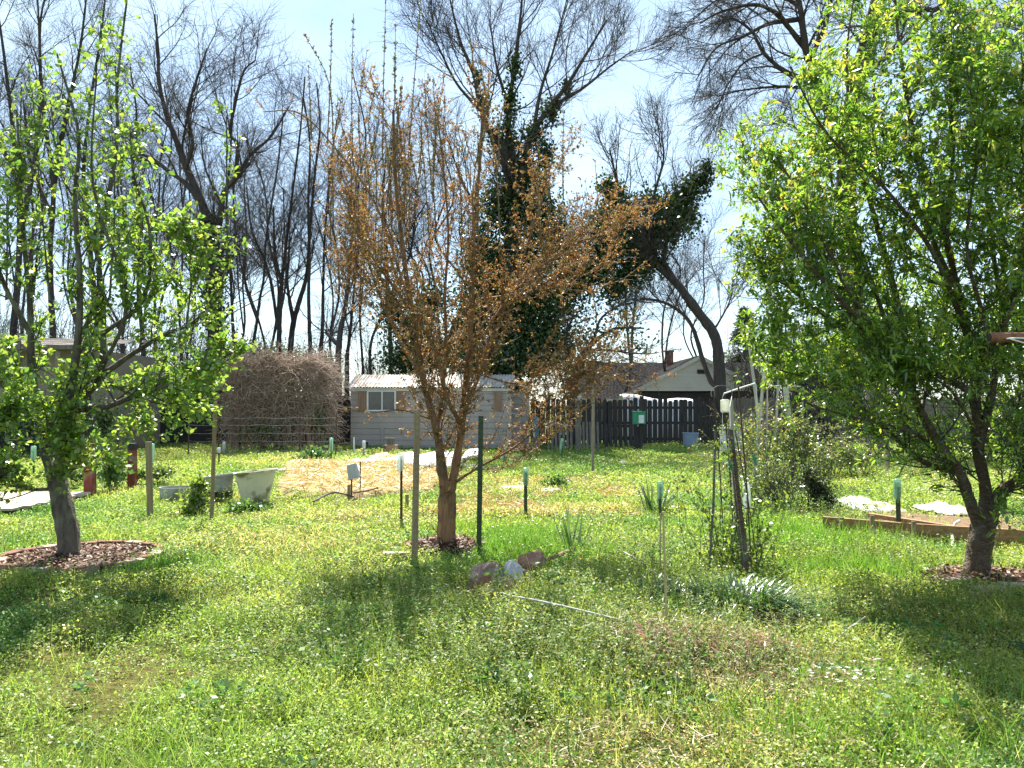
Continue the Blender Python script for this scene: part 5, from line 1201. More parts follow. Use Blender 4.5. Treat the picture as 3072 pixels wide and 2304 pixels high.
# white jug hung on a pole by the fence
root, t, Y = post('wooden_post', 'rough wooden post under a white jug at the left end of the fence', (1735, 1365), 1200, 8, 'square', M['fence_grey'])
k = Y / F; b = B(); b.lathe(t + Vector((0, -.12, -.02)), [(.001, 0), (9.5 * k, 0), (10 * k, 3 * k), (10 * k, 22 * k), (8 * k, 30 * k), (3.5 * k, 34 * k), (3.5 * k, 38 * k), (.001, 38 * k)], 16)
b.tube([t + Vector((9 * k, -.12, 12 * k)), t + Vector((14 * k, -.12, 14 * k)), t + Vector((14 * k, -.12, 24 * k)), t + Vector((8 * k, -.12, 28 * k))], 1.4 * k, 6)
tag(b.build('plastic_jug', M['jug_white'], None, t, smooth=True), 'white plastic jug on top of the rough post at the left end of the fence', 'jug')
# green box on a dark post
_, t, Y = post('wooden_post', 'dark charred post carrying the green box before the fence', (1922, 1362), 1188, 11, 'square', M['fence_dark'], 1925)
B().tube([G(1912, 1362) + Vector((0, .1, -.1)), P(1914, 1280, Y + .1)], [.16, .10], 9).build('stump', M['fence_dark'], _)
a = P(1898, 1272, Y - .12); c = P(1935, 1236, Y - .12); k = Y / F
root = thing('plastic_box', 'green plastic box with a pale label on the dark post', 'box', ((a.x + c.x) / 2, Y - .12, a.z))
b = B(); b.box(((a.x + c.x) / 2, Y - .14, (a.z + c.z) / 2), (c.x - a.x, .16, c.z - a.z), taper=1.0); b.box(((a.x + c.x) / 2, Y - .14, c.z + .012), (c.x - a.x + .03, .19, .03)); b.build('body', M['green_box'], root, bevel=.01)
B().box(((a.x + c.x) / 2 + .06, Y - .223, (a.z + c.z) / 2 - .03), (.16, .004, .24)).build('label', M['paper'], root)
# bins and clutter by the fence
g = G(2072, 1352); k = g.y / F
root = thing('trash_bin', 'blue-grey plastic bin standing against the picket fence', 'bin', g)
B().lathe((g.x, g.y, 0), [(.001, .0), (21 * k, 0), (23.5 * k, 50 * k), (25 * k, 50 * k), (25 * k, 54 * k), (23 * k, 54 * k), (20.5 * k, .03), (.001, .03)], 22).build('body', M['bucket_blue'], root)
B().tube([(g.x + 25 * k, g.y - .02, 45 * k), (g.x + 27 * k, g.y - .1, 30 * k), (g.x + 25 * k, g.y - .02, 12 * k)], .008, 5).build('handle', M['steel'], root)
g = G(1608, 1362); k = g.y / F
tag(B().lathe((g.x, g.y, 0), [(.001, 0), (9 * k, 0), (10 * k, 20 * k), (9.6 * k, 55 * k), (10 * k, 90 * k), (8.5 * k, 108 * k), (4 * k, 112 * k), (.001, 112 * k)], 16).build('barrel', M['tarp_blue'], None, g), 'dim blue barrel in the gap between shed and fence', 'barrel')
g = G(1575, 1362); k = g.y / F
b = B(); b.lathe((g.x, g.y, .0), [(26 * k, .02), (30 * k, 5 * k), (30 * k, 13 * k), (26 * k, 17 * k), (18 * k, 16 * k), (17 * k, 3 * k), (26 * k, .02)], 22)
tag(b.build('tyre', M['black'], None, g, smooth=True), 'black tyre lying on the ground right of the shed', 'tyre')
def pallet(px0, px1, top, py, label, n=7, lean=.18):
    a = G(px0, py); c = G(px1, py); Y = a.y; z = P(px0, top, Y).z
    root = thing('pallet', label, 'pallet', ((a.x + c.x) / 2, Y, 0), 'pallets propped against the fence')
    b = B(); w_ = (c.x - a.x)
    for i in range(n):
        x = a.x + w_ * (i + .5) / n; b.bar((x, Y, 0), (x, Y + lean, z), w_ / n * .62, .02)
    b.build('slats', M['fence_grey'] if n > 6 else M['fence_dark'], root)
    b = B()
    for f in (.08, .5, .92): b.bar((a.x, Y + lean * f + .05, z * f), (c.x, Y + lean * f + .05, z * f), .09, .07)
    b.build('stringers', M['fence_dark'], root)
pallet(1812, 1902, 1272, 1356, 'weathered pallet leaning on the fence just left of the green box', 6)
pallet(1640, 1720, 1262, 1356, 'weathered pallet leaning on the fence near the blue barrel', 7)
pallet(1725, 1800, 1266, 1356, 'weathered pallet leaning on the fence behind the lone slim stake', 7)
# tarp-covered pile behind the fence
Yt = 30; xa = P(1862, 1200, Yt).x; xb = P(2070, 1200, Yt).x; nx, ny = 40, 10
vs = []; 
for j in range(ny):
    for i in range(nx):
        u, v = i / (nx - 1), j / (ny - 1); x = xa + (xb - xa) * u
        zt = P(0, 1183, Yt).z - .02 - .22 * u + .05 * math.sin(u * 9) + .06 * mnoise.noise(Vector((x * 1.7, v * 3, 0)))
        prof = min(1, min(v, 1 - v) * 7) ** .4
        vs.append((x, Yt + 1.6 * (v - .5) + .05 * mnoise.noise(Vector((x * 2, v * 5, 3))), max(.0, zt * prof)))
b = B(); b.add(vs, [(j * nx + i, j * nx + i + 1, (j + 1) * nx + i + 1, (j + 1) * nx + i) for j in range(ny - 1) for i in range(nx - 1)])
tag(b.build('tarp', M['plastic_white'], None, ((xa + xb) / 2, Yt, 0), smooth=True), 'sunlit white tarp draped over a pile behind the fence', 'tarp')
# pale metal drum beyond the trellis
g = G(2195, 1375); k = g.y / F
root = thing('drum', 'pale blue-white drum with a dark green lid by the right end of the fence', 'drum', g)
prof = [(.001, .03)]
for i in range(13): prof += [(33 * k, .03 + i * 6.4 * k), (34 * k, .03 + (i + .5) * 6.4 * k)]
B().lathe((g.x, g.y, 0), prof + [(33 * k, 84 * k), (.001, 84 * k)], 28).build('body', M['sheet_blue'], root)
B().lathe((g.x, g.y, 84 * k), [(.001, 0.002), (36 * k, .002), (36 * k, 7 * k), (32 * k, 9 * k), (.001, 10 * k)], 28).build('lid', M['green_box'], root)
# posts at right
post('wooden_stake', 'pale wooden stake at right, leftmost of the three in the far grass', (2610, 1413), 1160, 9, 'square', M['wood_grey'], 2604)
post('wooden_post', 'thick dark weathered post between two pale stakes at right', (2645, 1365), 1170, 16, 'square', M['fence_grey'], 2632)
post('wooden_stake', 'pale wooden stake at right, rightmost of the three in the far grass', (2664, 1432), 1165, 10, 'square', M['wood_grey'], 2658)
# pale leaning poles
def pole(name, label, a, b_, Y, r, mt, flat=None, catg='pole'):
    p, q = P(*a, Y), P(*b_, Y); b = B()
    if flat: b.bar(p, q, flat, .012)
    else: b.tube([p, p.lerp(q, .5) + Vector((R.gauss(0, .01), 0, 0)), q], [r, r, r * .9], 8)
    base = Vector((p.x, Y, 0)); return tag(b.build(name, mt, None, base), label, catg)
pole('garden_pole', 'pale pole leaning left above the bramble, left one of the crossed pair', (2300, 1440), (2243, 1000), 15, .028, M['pole_pale'])
pole('garden_pole', 'pale pole leaning right above the bramble, right one of the crossed pair', (2262, 1435), (2302, 1003), 15.3, .03, M['pole_pale'])
pole('garden_lath', 'broad pale green lath leaning over the bramble', (2385, 1430), (2335, 955), 14.6, .03, M['strip_green'], flat=.10, catg='lath')
pole('garden_pole', 'slim whitish upright pole beside the green lath', (2322, 1430), (2338, 1075), 14.8, .022, M['pole_pale'])
b = B(); b.tube([P(2166, 1420, 13.5), P(2168, 1190, 13.5), P(2172, 1181, 13.5), P(2215, 1166, 13.6), P(2265, 1150, 13.7), P(2270, 1155, 13.7), P(2272, 1420, 13.7)], [.004, .004, .013, .013, .013, .004, .004], 7)
tag(b.build('white_rod', M['pvc'], None, P(2215, 1420, 13.6)), 'bright white rod lying aslant over the brush above the trellis', 'rod')
B_ = B(); B_.tube([P(2300, 1440, 14.2), P(2302, 1165, 14.2), P(2310, 1158, 14.2), P(2400, 1160, 14.2), P(2408, 1168, 14.2), P(2410, 1440, 14.2)], .012, 7)
tag(B_.build('pipe_frame', M['pole_pale'], None, P(2355, 1440, 14.2)), 'slim pale pipe frame standing over the bramble', 'frame')
# wire loop
b = B(); b.tube([P(2165 + 32 * math.cos(a), 1180 - 24 * math.sin(a), 7.3) for a in np.linspace(-.3, 3.6, 14)], .004, 5); b.tube([P(2196, 1188, 7.3), P(2190, 1220, 7.2), P(2192, 1300, 7.0)], .004, 5)
tag(b.build('wire_loop', M['wire'], None, P(2165, 1300, 7.2)), 'pale wire loop curling over the top of the trellis', 'wire')

# ---- vine trellis
def trellis():
    c = G(2200, 1715); root = thing('plant_trellis', 'rustic tripod of old stakes and rods with a vine climbing its foot', 'trellis', c)
    def bar(a, b_, w_, mt, name, dy0=0, dy1=0, sq=True):
        p = G(*a); p = Vector((p.x, p.y, -.05)); q = P(*b_, p.y + dy1)
        o = B(); (o.bar(p, q, w_, w_ * .8) if sq else o.tube([p, p.lerp(q, .5) + Vector((.012, 0, 0)), q], w_ / 2, 7)); return o.build(name, mt, root)
    bar((2248, 1748), (2192, 1290), .034, M['bark_peach'], 'stake', dy1=.15); bar((2236, 1735), (2188, 1288), .030, M['bark_grey'], 'stake', dy1=.1)
    bar((2125, 1730), (2146, 1290), .022, M['fence_grey'], 'rod', dy1=.2, sq=False); bar((2258, 1760), (2215, 1160), .013, M['rod_dark'], 'rod', sq=False)
    bar((2175, 1690), (2140, 1175), .012, M['rod_dark'], 'rod', sq=False); bar((2205, 1700), (2172, 1200), .014, M['rod_dark'], 'rod', sq=False); bar((2275, 1690), (2205, 1290), .012, M['rod_dark'], 'rod', sq=False)
    bar((2213, 1700), (2193, 1200), .034, M['pole_pale'], 'stake', dy1=.1)
    b = B(); b.tube([P(2188, 1510, 6.95), P(2215, 1520, 6.8), P(2245, 1528, 6.95), P(2225, 1512, 7.1), P(2188, 1510, 6.95)], .004, 5); b.build('tie', M['rod_dark'], root)
    for px, py in ((2262, 1378), (2190, 1395)):
        p = P(px, py, 6.9); B().bar(p + Vector((-.01, 0, .04)), p + Vector((.02, 0, -.05)), .022, .006).build('marker', M['green_box'], root)
    # climbing vine
    tw, pos, dd = [], [], []
    for _ in range(46):
        s = Vector((c.x + R.gauss(0, .13), c.y + R.gauss(0, .12), 0)); p = wander(s, Vector((R.gauss(0, .25), R.gauss(0, .2), 1)), R.uniform(.35, .95), 9, .22, .12); tw.append((p, radii(9, .004, .002)))
        for _ in range(20): q, d = at(p, R.random() * .99); pos.append(q[:]); dd.append(d[:])
    for (a, y0, y1) in ((2165, 1310, 1420), (2185, 1320, 1400)):
        for _ in range(14): q = P(a + R.gauss(0, 10), R.uniform(y0, y1), 6.9); pos.append(q[:]); dd.append((R.gauss(0, .5), 0, -.5))
    vn = tubes_obj('vine', tw, M['twig_dark'], root)
    V, Q, T = rosette(np.array(pos), np.array(dd), 2, .042, .55, [(0.11, 0.18, 0.035), (0.16, 0.22, 0.05), (0.07, 0.12, 0.03)], None, OVAL, .2, .9, .02, .1)
    npmesh('vine_leaves', V, Q, M['leaf'], vn, tint=T)
    # jar upside down on a rod
    t = P(2172, 1200, 6.95); k = 6.95 / F
    tag(B().lathe(t + Vector((0, -.03, -.0)), [(.001, 2 * k), (8 * k, 2 * k), (13 * k, 0), (13.5 * k, -6 * k), (13.5 * k, -30 * k), (12 * k, -36 * k), (10.5 * k, -37 * k), (10.5 * k, -30 * k)], 18).build('glass_jar', M['jar_glass'], None, t, smooth=True), 'cloudy glass jar upside down on top of a trellis rod', 'jar')
trellis()
post('bamboo_cane', 'thin tan bamboo cane standing in the weeds left of the trellis', (1997, 1950), 1535, 8, 'cane', M['bamboo'], 1993, catg='cane')
post('bamboo_cane', 'thin dry brown stalk just left of the bamboo cane', (1975, 1760), 1540, 5, 'cane', M['bamboo'], 1984, catg='cane')

# ---- tubs
def tapered_pot(name, label, px0, px1, top, bot, bx0, bx1, mt, catg, sy=1.0, lip=.025, k=26, half=None):
    g = G((bx0 + bx1) / 2, bot); Y = g.y + .25; kk = Y / F; r0 = (px1 - px0) / 2 * kk; rb = (bx1 - bx0) / 2 * kk
    cx = P((px0 + px1) / 2, bot, Y).x; h = P(0, top, Y).z
    root = thing(name, label, catg, (cx, Y, 0))
    b = B(); b.lathe((cx, Y, 0), [(.001, .0), (rb, 0), (rb + (r0 - rb) * .5, h * .5), (r0 * .97, h - .04), (r0 * .97 + lip, h - .035), (r0 + lip, h), (r0 - .02, h), (rb + (r0 - rb) * .4, h * .4), (.001, h * .35)], k, sy=sy)
    b.v = [(x, y, z + (.03 * (x - cx) / max(r0, .1) if z > h * .3 else 0)) for x, y, z in b.v]
    b.build('body', mt, root, smooth=False)
    return root, cx, Y, h, r0
root, cx, Y, h, r0 = tapered_pot('planter_tub', 'large tapering cream tub with mossy brown stains', 706, 826, 1412, 1520, 738, 812, M['tub_cream'], 'tub', .9)
root, cx, Y, h, r0 = tapered_pot('planter_tub', 'grey tub with a dark lower half, left of the cream tub', 612, 700, 1424, 1515, 622, 692, M['tub_grey'], 'tub', .8)
b = B(); b.lathe((cx, Y, .005), [(r0 * .9, 0), (r0 * .93, .18)], 26, sy=.8); b.build('lower_band', M['shed_dark'], root)
g = G(505, 1510); k = g.y / F
b = B(); b.lathe((g.x, g.y + .35, 0), [(52 * k, 0), (56 * k, 42 * k), (52 * k, 42 * k), (49 * k, 0)], 30, sy=.75)
tag(b.build('trough', M['tub_grey'], None, (g.x, g.y + .35, 0)), 'low round grey stock trough half sunk in grass', 'trough')
bush('leafy_weed', 'bushy yellow-green weed growing before the grey tub', G(592, 1555), [bl(590, 1500, 10.9, 42, 48), bl(600, 1450, 10.9, 34, 34), bl(570, 1530, 10.8, 45, 22)], 1500, .05, [(0.13, 0.2, 0.04), (0.09, 0.15, 0.03), (0.18, 0.24, 0.06)], None, 22, 'leaf', 'weed', sr=.005)
bush('leafy_weed', 'low dark green weed at the foot of the cream tub', G(730, 1545), [bl(725, 1522, 11.0, 55, 22), bl(770, 1525, 11.0, 35, 16)], 900, .05, [(0.06, 0.13, 0.03), (0.045, 0.10, 0.025), (0.1, 0.17, 0.05)], None, 12, 'leaf', 'weed', sr=.004)
bush('leafy_weed', 'blue-green clump of leaves left of the shed corner', G(945, 1385), [bl(945, 1362, 20.5, 42, 26), bl(915, 1372, 20.5, 30, 18)], 700, .09, [(0.07, 0.14, 0.05), (0.05, 0.11, 0.04)], None, 12, 'leaf', 'weed', sr=.006)
bush('leafy_weed', 'rounded green clump in the lawn behind the green-bottled stake', G(1670, 1465), [bl(1670, 1445, 14.3, 42, 24), bl(1640, 1452, 14.3, 28, 16)], 900, .06, [(0.07, 0.14, 0.035), (0.1, 0.17, 0.04)], None, 12, 'leaf', 'weed', sr=.005)
bush('leafy_weed', 'large-leaved plant behind the red painted post', G(335, 1470), [bl(335, 1420, 13.6, 40, 34), bl(330, 1390, 13.6, 24, 20)], 420, .10, [(0.06, 0.13, 0.04), (0.09, 0.16, 0.05)], None, 14, 'leaf', 'weed', sr=.006)
bush('privet_row', 'low dark bushy row along the far left of the yard', G(440, 1455), [bl(230, 1425, 14.6, 30, 20), bl(430, 1420, 14.6, 40, 20), bl(480, 1415, 14.8, 40, 18), bl(360, 1425, 14.6, 36, 20)], 2200, .06, [(0.06, 0.11, 0.03), (0.1, 0.14, 0.05)], None, 20, 'leaf', 'bush', sr=.005)
bush('leafy_weed', 'spreading dark green weed in the lower middle of the lawn', G(2010, 2120), [bl(2000, 2070, 4.15, 85, 38), bl(2080, 2085, 4.1, 60, 30), bl(1930, 2085, 4.15, 50, 25)], 1200, .035, [(0.07, 0.14, 0.03), (0.05, 0.11, 0.028), (0.11, 0.18, 0.05)], None, 16, 'leaf', 'weed', sr=.003)
bush('leafy_weed', 'dark clump of weeds beside the pale pipe on the lawn', G(1640, 1905), [bl(1635, 1870, 5.3, 55, 32), bl(1580, 1860, 5.4, 40, 30)], 1100, .035, [(0.06, 0.125, 0.03), (0.045, 0.1, 0.025)], None, 14, 'leaf', 'weed', sr=.003)

# ---- brambles at right
def bramble(label, g, w_, h, n, cols, stems, lf, group, dry=.4):
    root = thing('bramble', label, 'bush', g, group); tw = []; pos, dd = [], []
    for _ in range(stems):
        s = g + Vector((R.uniform(-1, 1) * w_ * .8, R.uniform(-1, 1) * w_ * .5, 0)); p = wander(s, Vector((R.gauss(0, .35), R.gauss(0, .3), 1)), h * R.uniform(.6, 1.25), 9, .16, -.05); r = R.uniform(.004, .009); tw.append((p, radii(9, r, r * .4)))
        for _ in range(5):
            q, d = at(p, R.uniform(.3, .95)); p2 = wander(q, branch_dir(d, .8), R.uniform(.15, .5), 5, .2, -.05); tw.append((p2, radii(5, r * .5, .0015)))
            for _ in range(int(n / stems / 5)): q2, d2 = at(p2, R.random() * .99); pos.append(q2[:]); dd.append(d2[:])
    tubes_obj('canes', tw, M['vine_dry'] if dry > .5 else M['twig_dark'], root)
    V, Q, T = rosette(np.array(pos), np.array(dd), 2, lf, .55, cols, None, OVAL, .2, .9, .02, .05)
    npmesh('foliage', V, Q, M['leaf'], root, tint=T)
BC = [(0.09, 0.15, 0.035), (0.06, 0.11, 0.03), (0.14, 0.18, 0.06), (0.17, 0.14, 0.07)]
GB = 'brambles right of the trellis'
bramble('tall leafy bramble under the slim pipe frame', G(2350, 1470), .55, 1.45, 3000, BC, 60, .05, GB)
bramble('thin bramble with reddish dry canes left of the pipe frame', G(2260, 1440), .45, 1.35, 900, BC, 60, .045, GB, .8)
bramble('low grey-green bramble at the near foot of the bramble patch', G(2330, 1530), .5, .6, 1500, [(0.13, 0.17, 0.06), (0.09, 0.13, 0.05)], 50, .035, GB)
bramble('bramble arching right over the far grass', G(2540, 1440), .7, .95, 1500, BC, 60, .05, GB)
bush('dark_shrub', 'small dense dark shrub between the brambles and the raised bed', G(2470, 1538), [bl(2460, 1470, 11.3, 45, 62), bl(2490, 1510, 11.2, 40, 30), bl(2430, 1430, 11.3, 32, 40)], 3200, .035, [(0.03, 0.055, 0.018), (0.05, 0.06, 0.022), (0.02, 0.035, 0.012)], None, 60, 'ivy', 'shrub', .05, sr=.006)
# ---- strap-leaved clumps
def clump(name, label, g, n, L, w_, spread, cols, curl, tilt, catg='plant', m='strap', st=BLADE):
    a = NR.uniform(0, 2 * np.pi, n); rr = spread * np.sqrt(NR.random(n)); base = np.stack([g.x + np.cos(a) * rr, g.y + np.sin(a) * rr * .8, np.full(n, .02)], 1)
    out = a + NR.normal(size=n) * .5; tl = NR.uniform(.25 * tilt, tilt, n); tl = np.where(NR.random(n) < .0, tl, tl); D = np.stack([np.cos(out) * np.sin(tl), np.sin(out) * np.sin(tl), np.cos(tl)], 1)
    Nn = np.stack([-np.cos(out) * np.cos(tl), -np.sin(out) * np.cos(tl), np.sin(tl)], 1) * -1
    V, Q, T = leaves(base, D, -Nn, L * NR.uniform(.55, 1.15, n), w_ * NR.uniform(.7, 1.2, n), tints(n, cols), st, curl=NR.uniform(curl[0], curl[1], n))
    return tag(npmesh(name, V, Q, M[m], None, g, tint=T, smooth=True), label, catg)
ST6 = [(0, .8), (.18, 1), (.36, 1), (.54, .9), (.72, .75), (.88, .5), (1, .06)]
LG = [(0.05, 0.12, 0.025), (0.08, 0.165, 0.035), (0.035, 0.085, 0.02)]
clump('strap_leaf_clump', 'glossy dark clump of arching strap leaves at the foot of the trellis', G(2215, 1850), 1300, .50, .013, .26, LG, (.35, 1.0), 1.05, st=ST6)
clump('strap_leaf_clump', 'smaller clump of arching strap leaves left of the trellis foot', G(1990, 1845), 900, .44, .012, .28, LG + [(0.1, 0.15, 0.05)], (.35, 1.0), 1.05, st=ST6)
clump('strap_leaf_clump', 'dark green strap leaves spilling out at the right edge of the trellis clump', G(2320, 1850), 420, .32, .010, .16, LG, (.4, 1.1), 1.1, st=ST6)
clump('iris_clump', 'clump of broad upright iris leaves around a bottled stake', G(1965, 1535), 46, .52, .030, .18, [(0.06, 0.12, 0.05), (0.09, 0.16, 0.06)], (.05, .4), .75, st=ST6)
clump('spiky_plant', 'sparse stiff plant with grey-green spear leaves beside the stones', G(1722, 1672), 15, .50, .026, .06, [(0.07, 0.12, 0.06), (0.1, 0.15, 0.08)], (-.02, .06), .45, st=ST6)
clump('spiky_plant', 'dark tuft of blue-green leaves near the shed corner', G(960, 1392), 30, .6, .04, .2, [(0.06, 0.12, 0.05)], (.1, .5), .7, st=ST6)
clump('leek_tuft', 'small tuft of upright green spikes at the bottom centre of the lawn', G(1715, 2290), 9, .22, .008, .03, [(0.07, 0.15, 0.05)], (0, .1), .25)

# ---- stones
def rock(name, label, px, py, wpx, hpx, mt, seed, sy=.8, group='stones edging the flower bed', rz=0.0, flat=.55):
    g = G(px, py); k = g.y / F; r = wpx * k / 2; h = hpx * k
    import bmesh
    bm = bmesh.new(); bmesh.ops.create_icosphere(bm, subdivisions=4, radius=1)
    rr = random.Random(seed); planes = [(Vector((rr.gauss(0, 1), rr.gauss(0, 1), rr.gauss(.4, 1))).normalized(), rr.uniform(.66, .9)) for _ in range(14)]
    for v in bm.verts:
        p = v.co.copy()
        for n_, d_ in planes:
            e = p.dot(n_) - d_
            if e > 0: p -= n_ * e
        p += p.normalized() * (.10 * mnoise.noise(p * 2.2 + Vector((seed, 0, 0))) + .05 * mnoise.noise(p * 6 + Vector((seed, 3, 0))))
        v.co = Vector((p.x * r * 1.15, p.y * r * sy * 1.15, p.z * h * .58))
        v.co = Matrix.Rotation(rz, 3, 'Z') @ v.co
    me = bpy.data.meshes.new(name); bm.to_mesh(me); bm.free(); me.materials.append(mt)
    o = bpy.data.objects.new(name, me); C.objects.link(o); o.location = (g.x, g.y + r * sy * .2, h * .62)
    return tag(o, label, 'stone', group)
rock('stone', 'large slanting pink-grey stone at the near left end of the stone row', 1454, 1812, 103, 106, M['rock_pink'], 3, .8, rz=.5)
rock('stone', 'flat tan slab resting on the right of the slanting pink-grey stone', 1506, 1802, 86, 65, M['rock_tan'], 9, .8, rz=-.3)
rock('stone', 'small pinkish stone nearest the camera in the stone row', 1476, 1837, 81, 71, M['rock_pink'], 5, .7, rz=.2)
rock('stone', 'grey-pink stone tucked behind the tan slab', 1484, 1782, 74, 81, M['rock_pink'], 41, .8, rz=1.2)
rock('stone', 'whitish stone in the middle of the stone row', 1541, 1776, 74, 77, M['bucket_grey'], 12, .8)
rock('stone', 'dark grey stone just right of the whitish stone', 1574, 1772, 63, 55, M['rock_pink'], 15, .8, rz=.8)
rock('stone', 'pale broken stone behind the whitish stone', 1536, 1752, 54, 55, M['rock_tan'], 55, .8, rz=.4)
rock('stone', 'reddish-brown flat-topped stone at the far end of the stone row', 1594, 1740, 81, 77, M['rock_brown'], 21, .8)
rock('stone', 'rounded terracotta-coloured lump in the dead grass by the bamboo cane', 1902, 1983, 104, 81, M['terracotta'], 27, .7, None)
rock('stone', 'small brown lump in the dead grass under the strap-leaf clump', 2165, 1993, 92, 57, M['rock_tan'], 31, .7, None)
# ---- sticks and pipes on the grass
def stick(name, label, pts, r, mt, catg, z=.06, flat=None):
    q = []
    for i, pt in enumerate(pts):
        v = G(pt[0], pt[1]); zz = pt[2] if len(pt) > 2 else z; v = G(pt[0], pt[1], zz); q.append(v)
    b = B()
    if flat: b.bar(q[0], q[-1], flat, .015, up=(0, 0, 1))
    else: b.tube(smooth(q, 12), [r * (1 - .25 * i / 11) for i in range(12)], 7)
    return tag(b.build(name, mt, None, (q[0].x, q[0].y, 0)), label, catg)
stick('plastic_pipe', 'long thin grey pipe lying across the weeds from the stones', [(1520, 1785, .20), (1620, 1803, .27), (1760, 1835, .25), (1890, 1868, .2), (1960, 1890, .15)], .007, M['pole_pale'], 'pipe')
stick('dry_stalk', 'second thin dull stalk lying just below the long pipe', [(1800, 1858, .2), (1880, 1895, .19), (1960, 1932, .14), (2010, 1958, .09)], .0045, M['wood_stake'], 'stalk')
stick('dry_stalk', 'short pale stalk crossing at the foot of the pink-grey stone', [(1475, 1800, .1), (1540, 1775, .2)], .005, M['pole_pale'], 'stalk')
stick('wood_chip', 'flat pale splinter of wood lying in the dead grass', [(1935, 2015, .08), (1968, 1962, .16)], .01, M['wood_stake'], 'wood', flat=.02)
stick('dry_stalk', 'long pale dry stalk leaning in the grass right of the strap-leaf clump', [(2480, 1950, .03), (2540, 1890, .10), (2596, 1850, .16)], .005, M['pole_pale'], 'stalk')
stick('dry_stalk', 'dry stalk leaning among the strap leaves', [(2105, 1930, .04), (2160, 1865, .14), (2195, 1830, .2)], .004, M['bamboo'], 'stalk')
stick('branch', 'brown bark-covered branch lying from the stones to the spiky plant', [(1610, 1692, .09), (1660, 1672, .12), (1705, 1652, .13)], .02, M['rock_brown'], 'branch')
stick('dry_stalk', 'pale twig lying in the grass between spiky plant and trellis', [(1870, 1655, .2), (1930, 1690, .16), (1975, 1725, .12)], .006, M['pole_pale'], 'stalk')
stick('board', 'weathered board lying at the left end of the straw bed', [(830, 1412, .12), (880, 1400, .14)], .02, M['wood_grey'], 'board', flat=.2)
stick('branch', 'dark bent stick on the straw bed', [(940, 1505, .1), (1000, 1478, .16), (1060, 1490, .12)], .015, M['twig_dark'], 'branch')
stick('branch', 'brown stick at the near edge of the straw bed', [(1060, 1478, .14), (1110, 1470, .16), (1135, 1462, .2)], .015, M['rock_brown'], 'branch')
for px, py, lab in ((2425, 1535, 'left of two pale marker sticks before the dark shrub'), (2440, 1530, 'right of two pale marker sticks before the dark shrub')):
    post('marker_stick', lab, (px, py), 1450 if px < 2430 else 1462, 4, 'round', M['bamboo'], px + (0 if px < 2430 else 14), catg='stick')

# ---- tree rings
def mulch(label, c, rx, ry, n, cols):
    a = NR.uniform(0, 2 * np.pi, n); rr = np.sqrt(NR.random(n)); x = c.x + np.cos(a) * rr * rx; y = c.y + np.sin(a) * rr * ry
    z = .05 + .06 * (1 - rr ** 2) + NR.uniform(0, .02, n)
    D = unit(NR.normal(size=(n, 3)) * np.array([1, 1, .25])); Nn = unit(NR.normal(size=(n, 3)) * .4 + np.array([0, 0, 1]))
    V, Q, T = leaves(np.stack([x, y, z], 1), D, Nn, NR.uniform(.025, .07, n), NR.uniform(.012, .026, n), tints(n, cols))
    parts = [(V, Q, T)]
    k = 24; ths = np.arange(k) * 2 * np.pi / k; ringv = []; 
    for f, zz in ((1.0, -.02), (.75, .05), (.4, .08), (.02, .09)): ringv.append(np.stack([c.x + np.cos(ths) * rx * f, c.y + np.sin(ths) * ry * f, np.full(k, zz)], 1))
    vv = np.concatenate(ringv); qq = np.array([[i * k + j, i * k + (j + 1) % k, (i + 1) * k + (j + 1) % k, (i + 1) * k + j] for i in range(3) for j in range(k)])
    parts.append((vv, qq, np.tile(np.array([[.07, .035, .025]]), (len(vv), 1))))
    V, Q, T = cat(parts); tag(npmesh('mulch', V, Q, M['mulch'], None, c, tint=T), label, 'mulch', kind='stuff')
MC = [(0.14, 0.065, 0.042), (0.09, 0.042, 0.03), (0.22, 0.125, 0.085), (0.06, 0.03, 0.022), (0.30, 0.21, 0.15)]
mulch('red-brown bark mulch inside the brick ring of the fruit tree', ring_l, .68, .68, 2600, MC)
mulch('red-brown bark mulch around the foot of the orange tree', ring_c, .37, .37, 1300, MC)
mulch('bark mulch around the foot of the peach tree', ring_r, .5, .42, 1000, MC)
brick_proto = {}
def brick(c, rz, size, mt, label, group, tilt=0.0, z=None):
    key = (size, mt)
    if key not in brick_proto:
        b = B(); b.box((0, 0, 0), size); o = b.build('brick', mt, None, (0, 0, 0), bevel=.006); brick_proto[key] = o
    else:
        o = brick_proto[key].copy(); C.objects.link(o)
    o.location = (c[0], c[1], size[2] / 2 - .015 if z is None else z); o.rotation_euler = (tilt, R.gauss(0, .03), rz)
    return tag(o, label, 'brick', group)
N_L = 22
for i in range(N_L):
    a = 2 * math.pi * (i + .5) / N_L; rq = .70 + R.gauss(0, .015); x = ring_l.x + math.cos(a) * rq; y = ring_l.y + math.sin(a) * rq
    mt = M['brick'] if i % 4 else M['brick_pale']
    front = math.sin(a) < 0
    lab = ('red brick in the near side of the ring around the fruit tree' if front else 'red brick in the far side of the ring around the fruit tree') if i % 4 else ('greyish brick in the near side of the fruit tree ring' if front else 'greyish brick in the far side of the fruit tree ring')
    brick((x, y), a + math.pi / 2 + R.gauss(0, .09), (.185, .09, .11), mt, lab, 'edging bricks around the fruit tree', R.gauss(0, .06))
for i in range(11):
    a = math.radians(10 + 16.5 * i); brick((ring_c.x + math.cos(a) * .40, ring_c.y + math.sin(a) * .40), a + math.pi / 2 + R.gauss(0, .1), (.12, .045, .075), M['brick'], 'thin brown edging block behind the orange tree trunk', 'edging blocks around the orange tree')
c = G(1190, 1678); brick((c.x, c.y), .2, (.27, .12, .05), M['brick_pale'], 'flat pinkish brick lying left of the tall green post', None, z=.045)
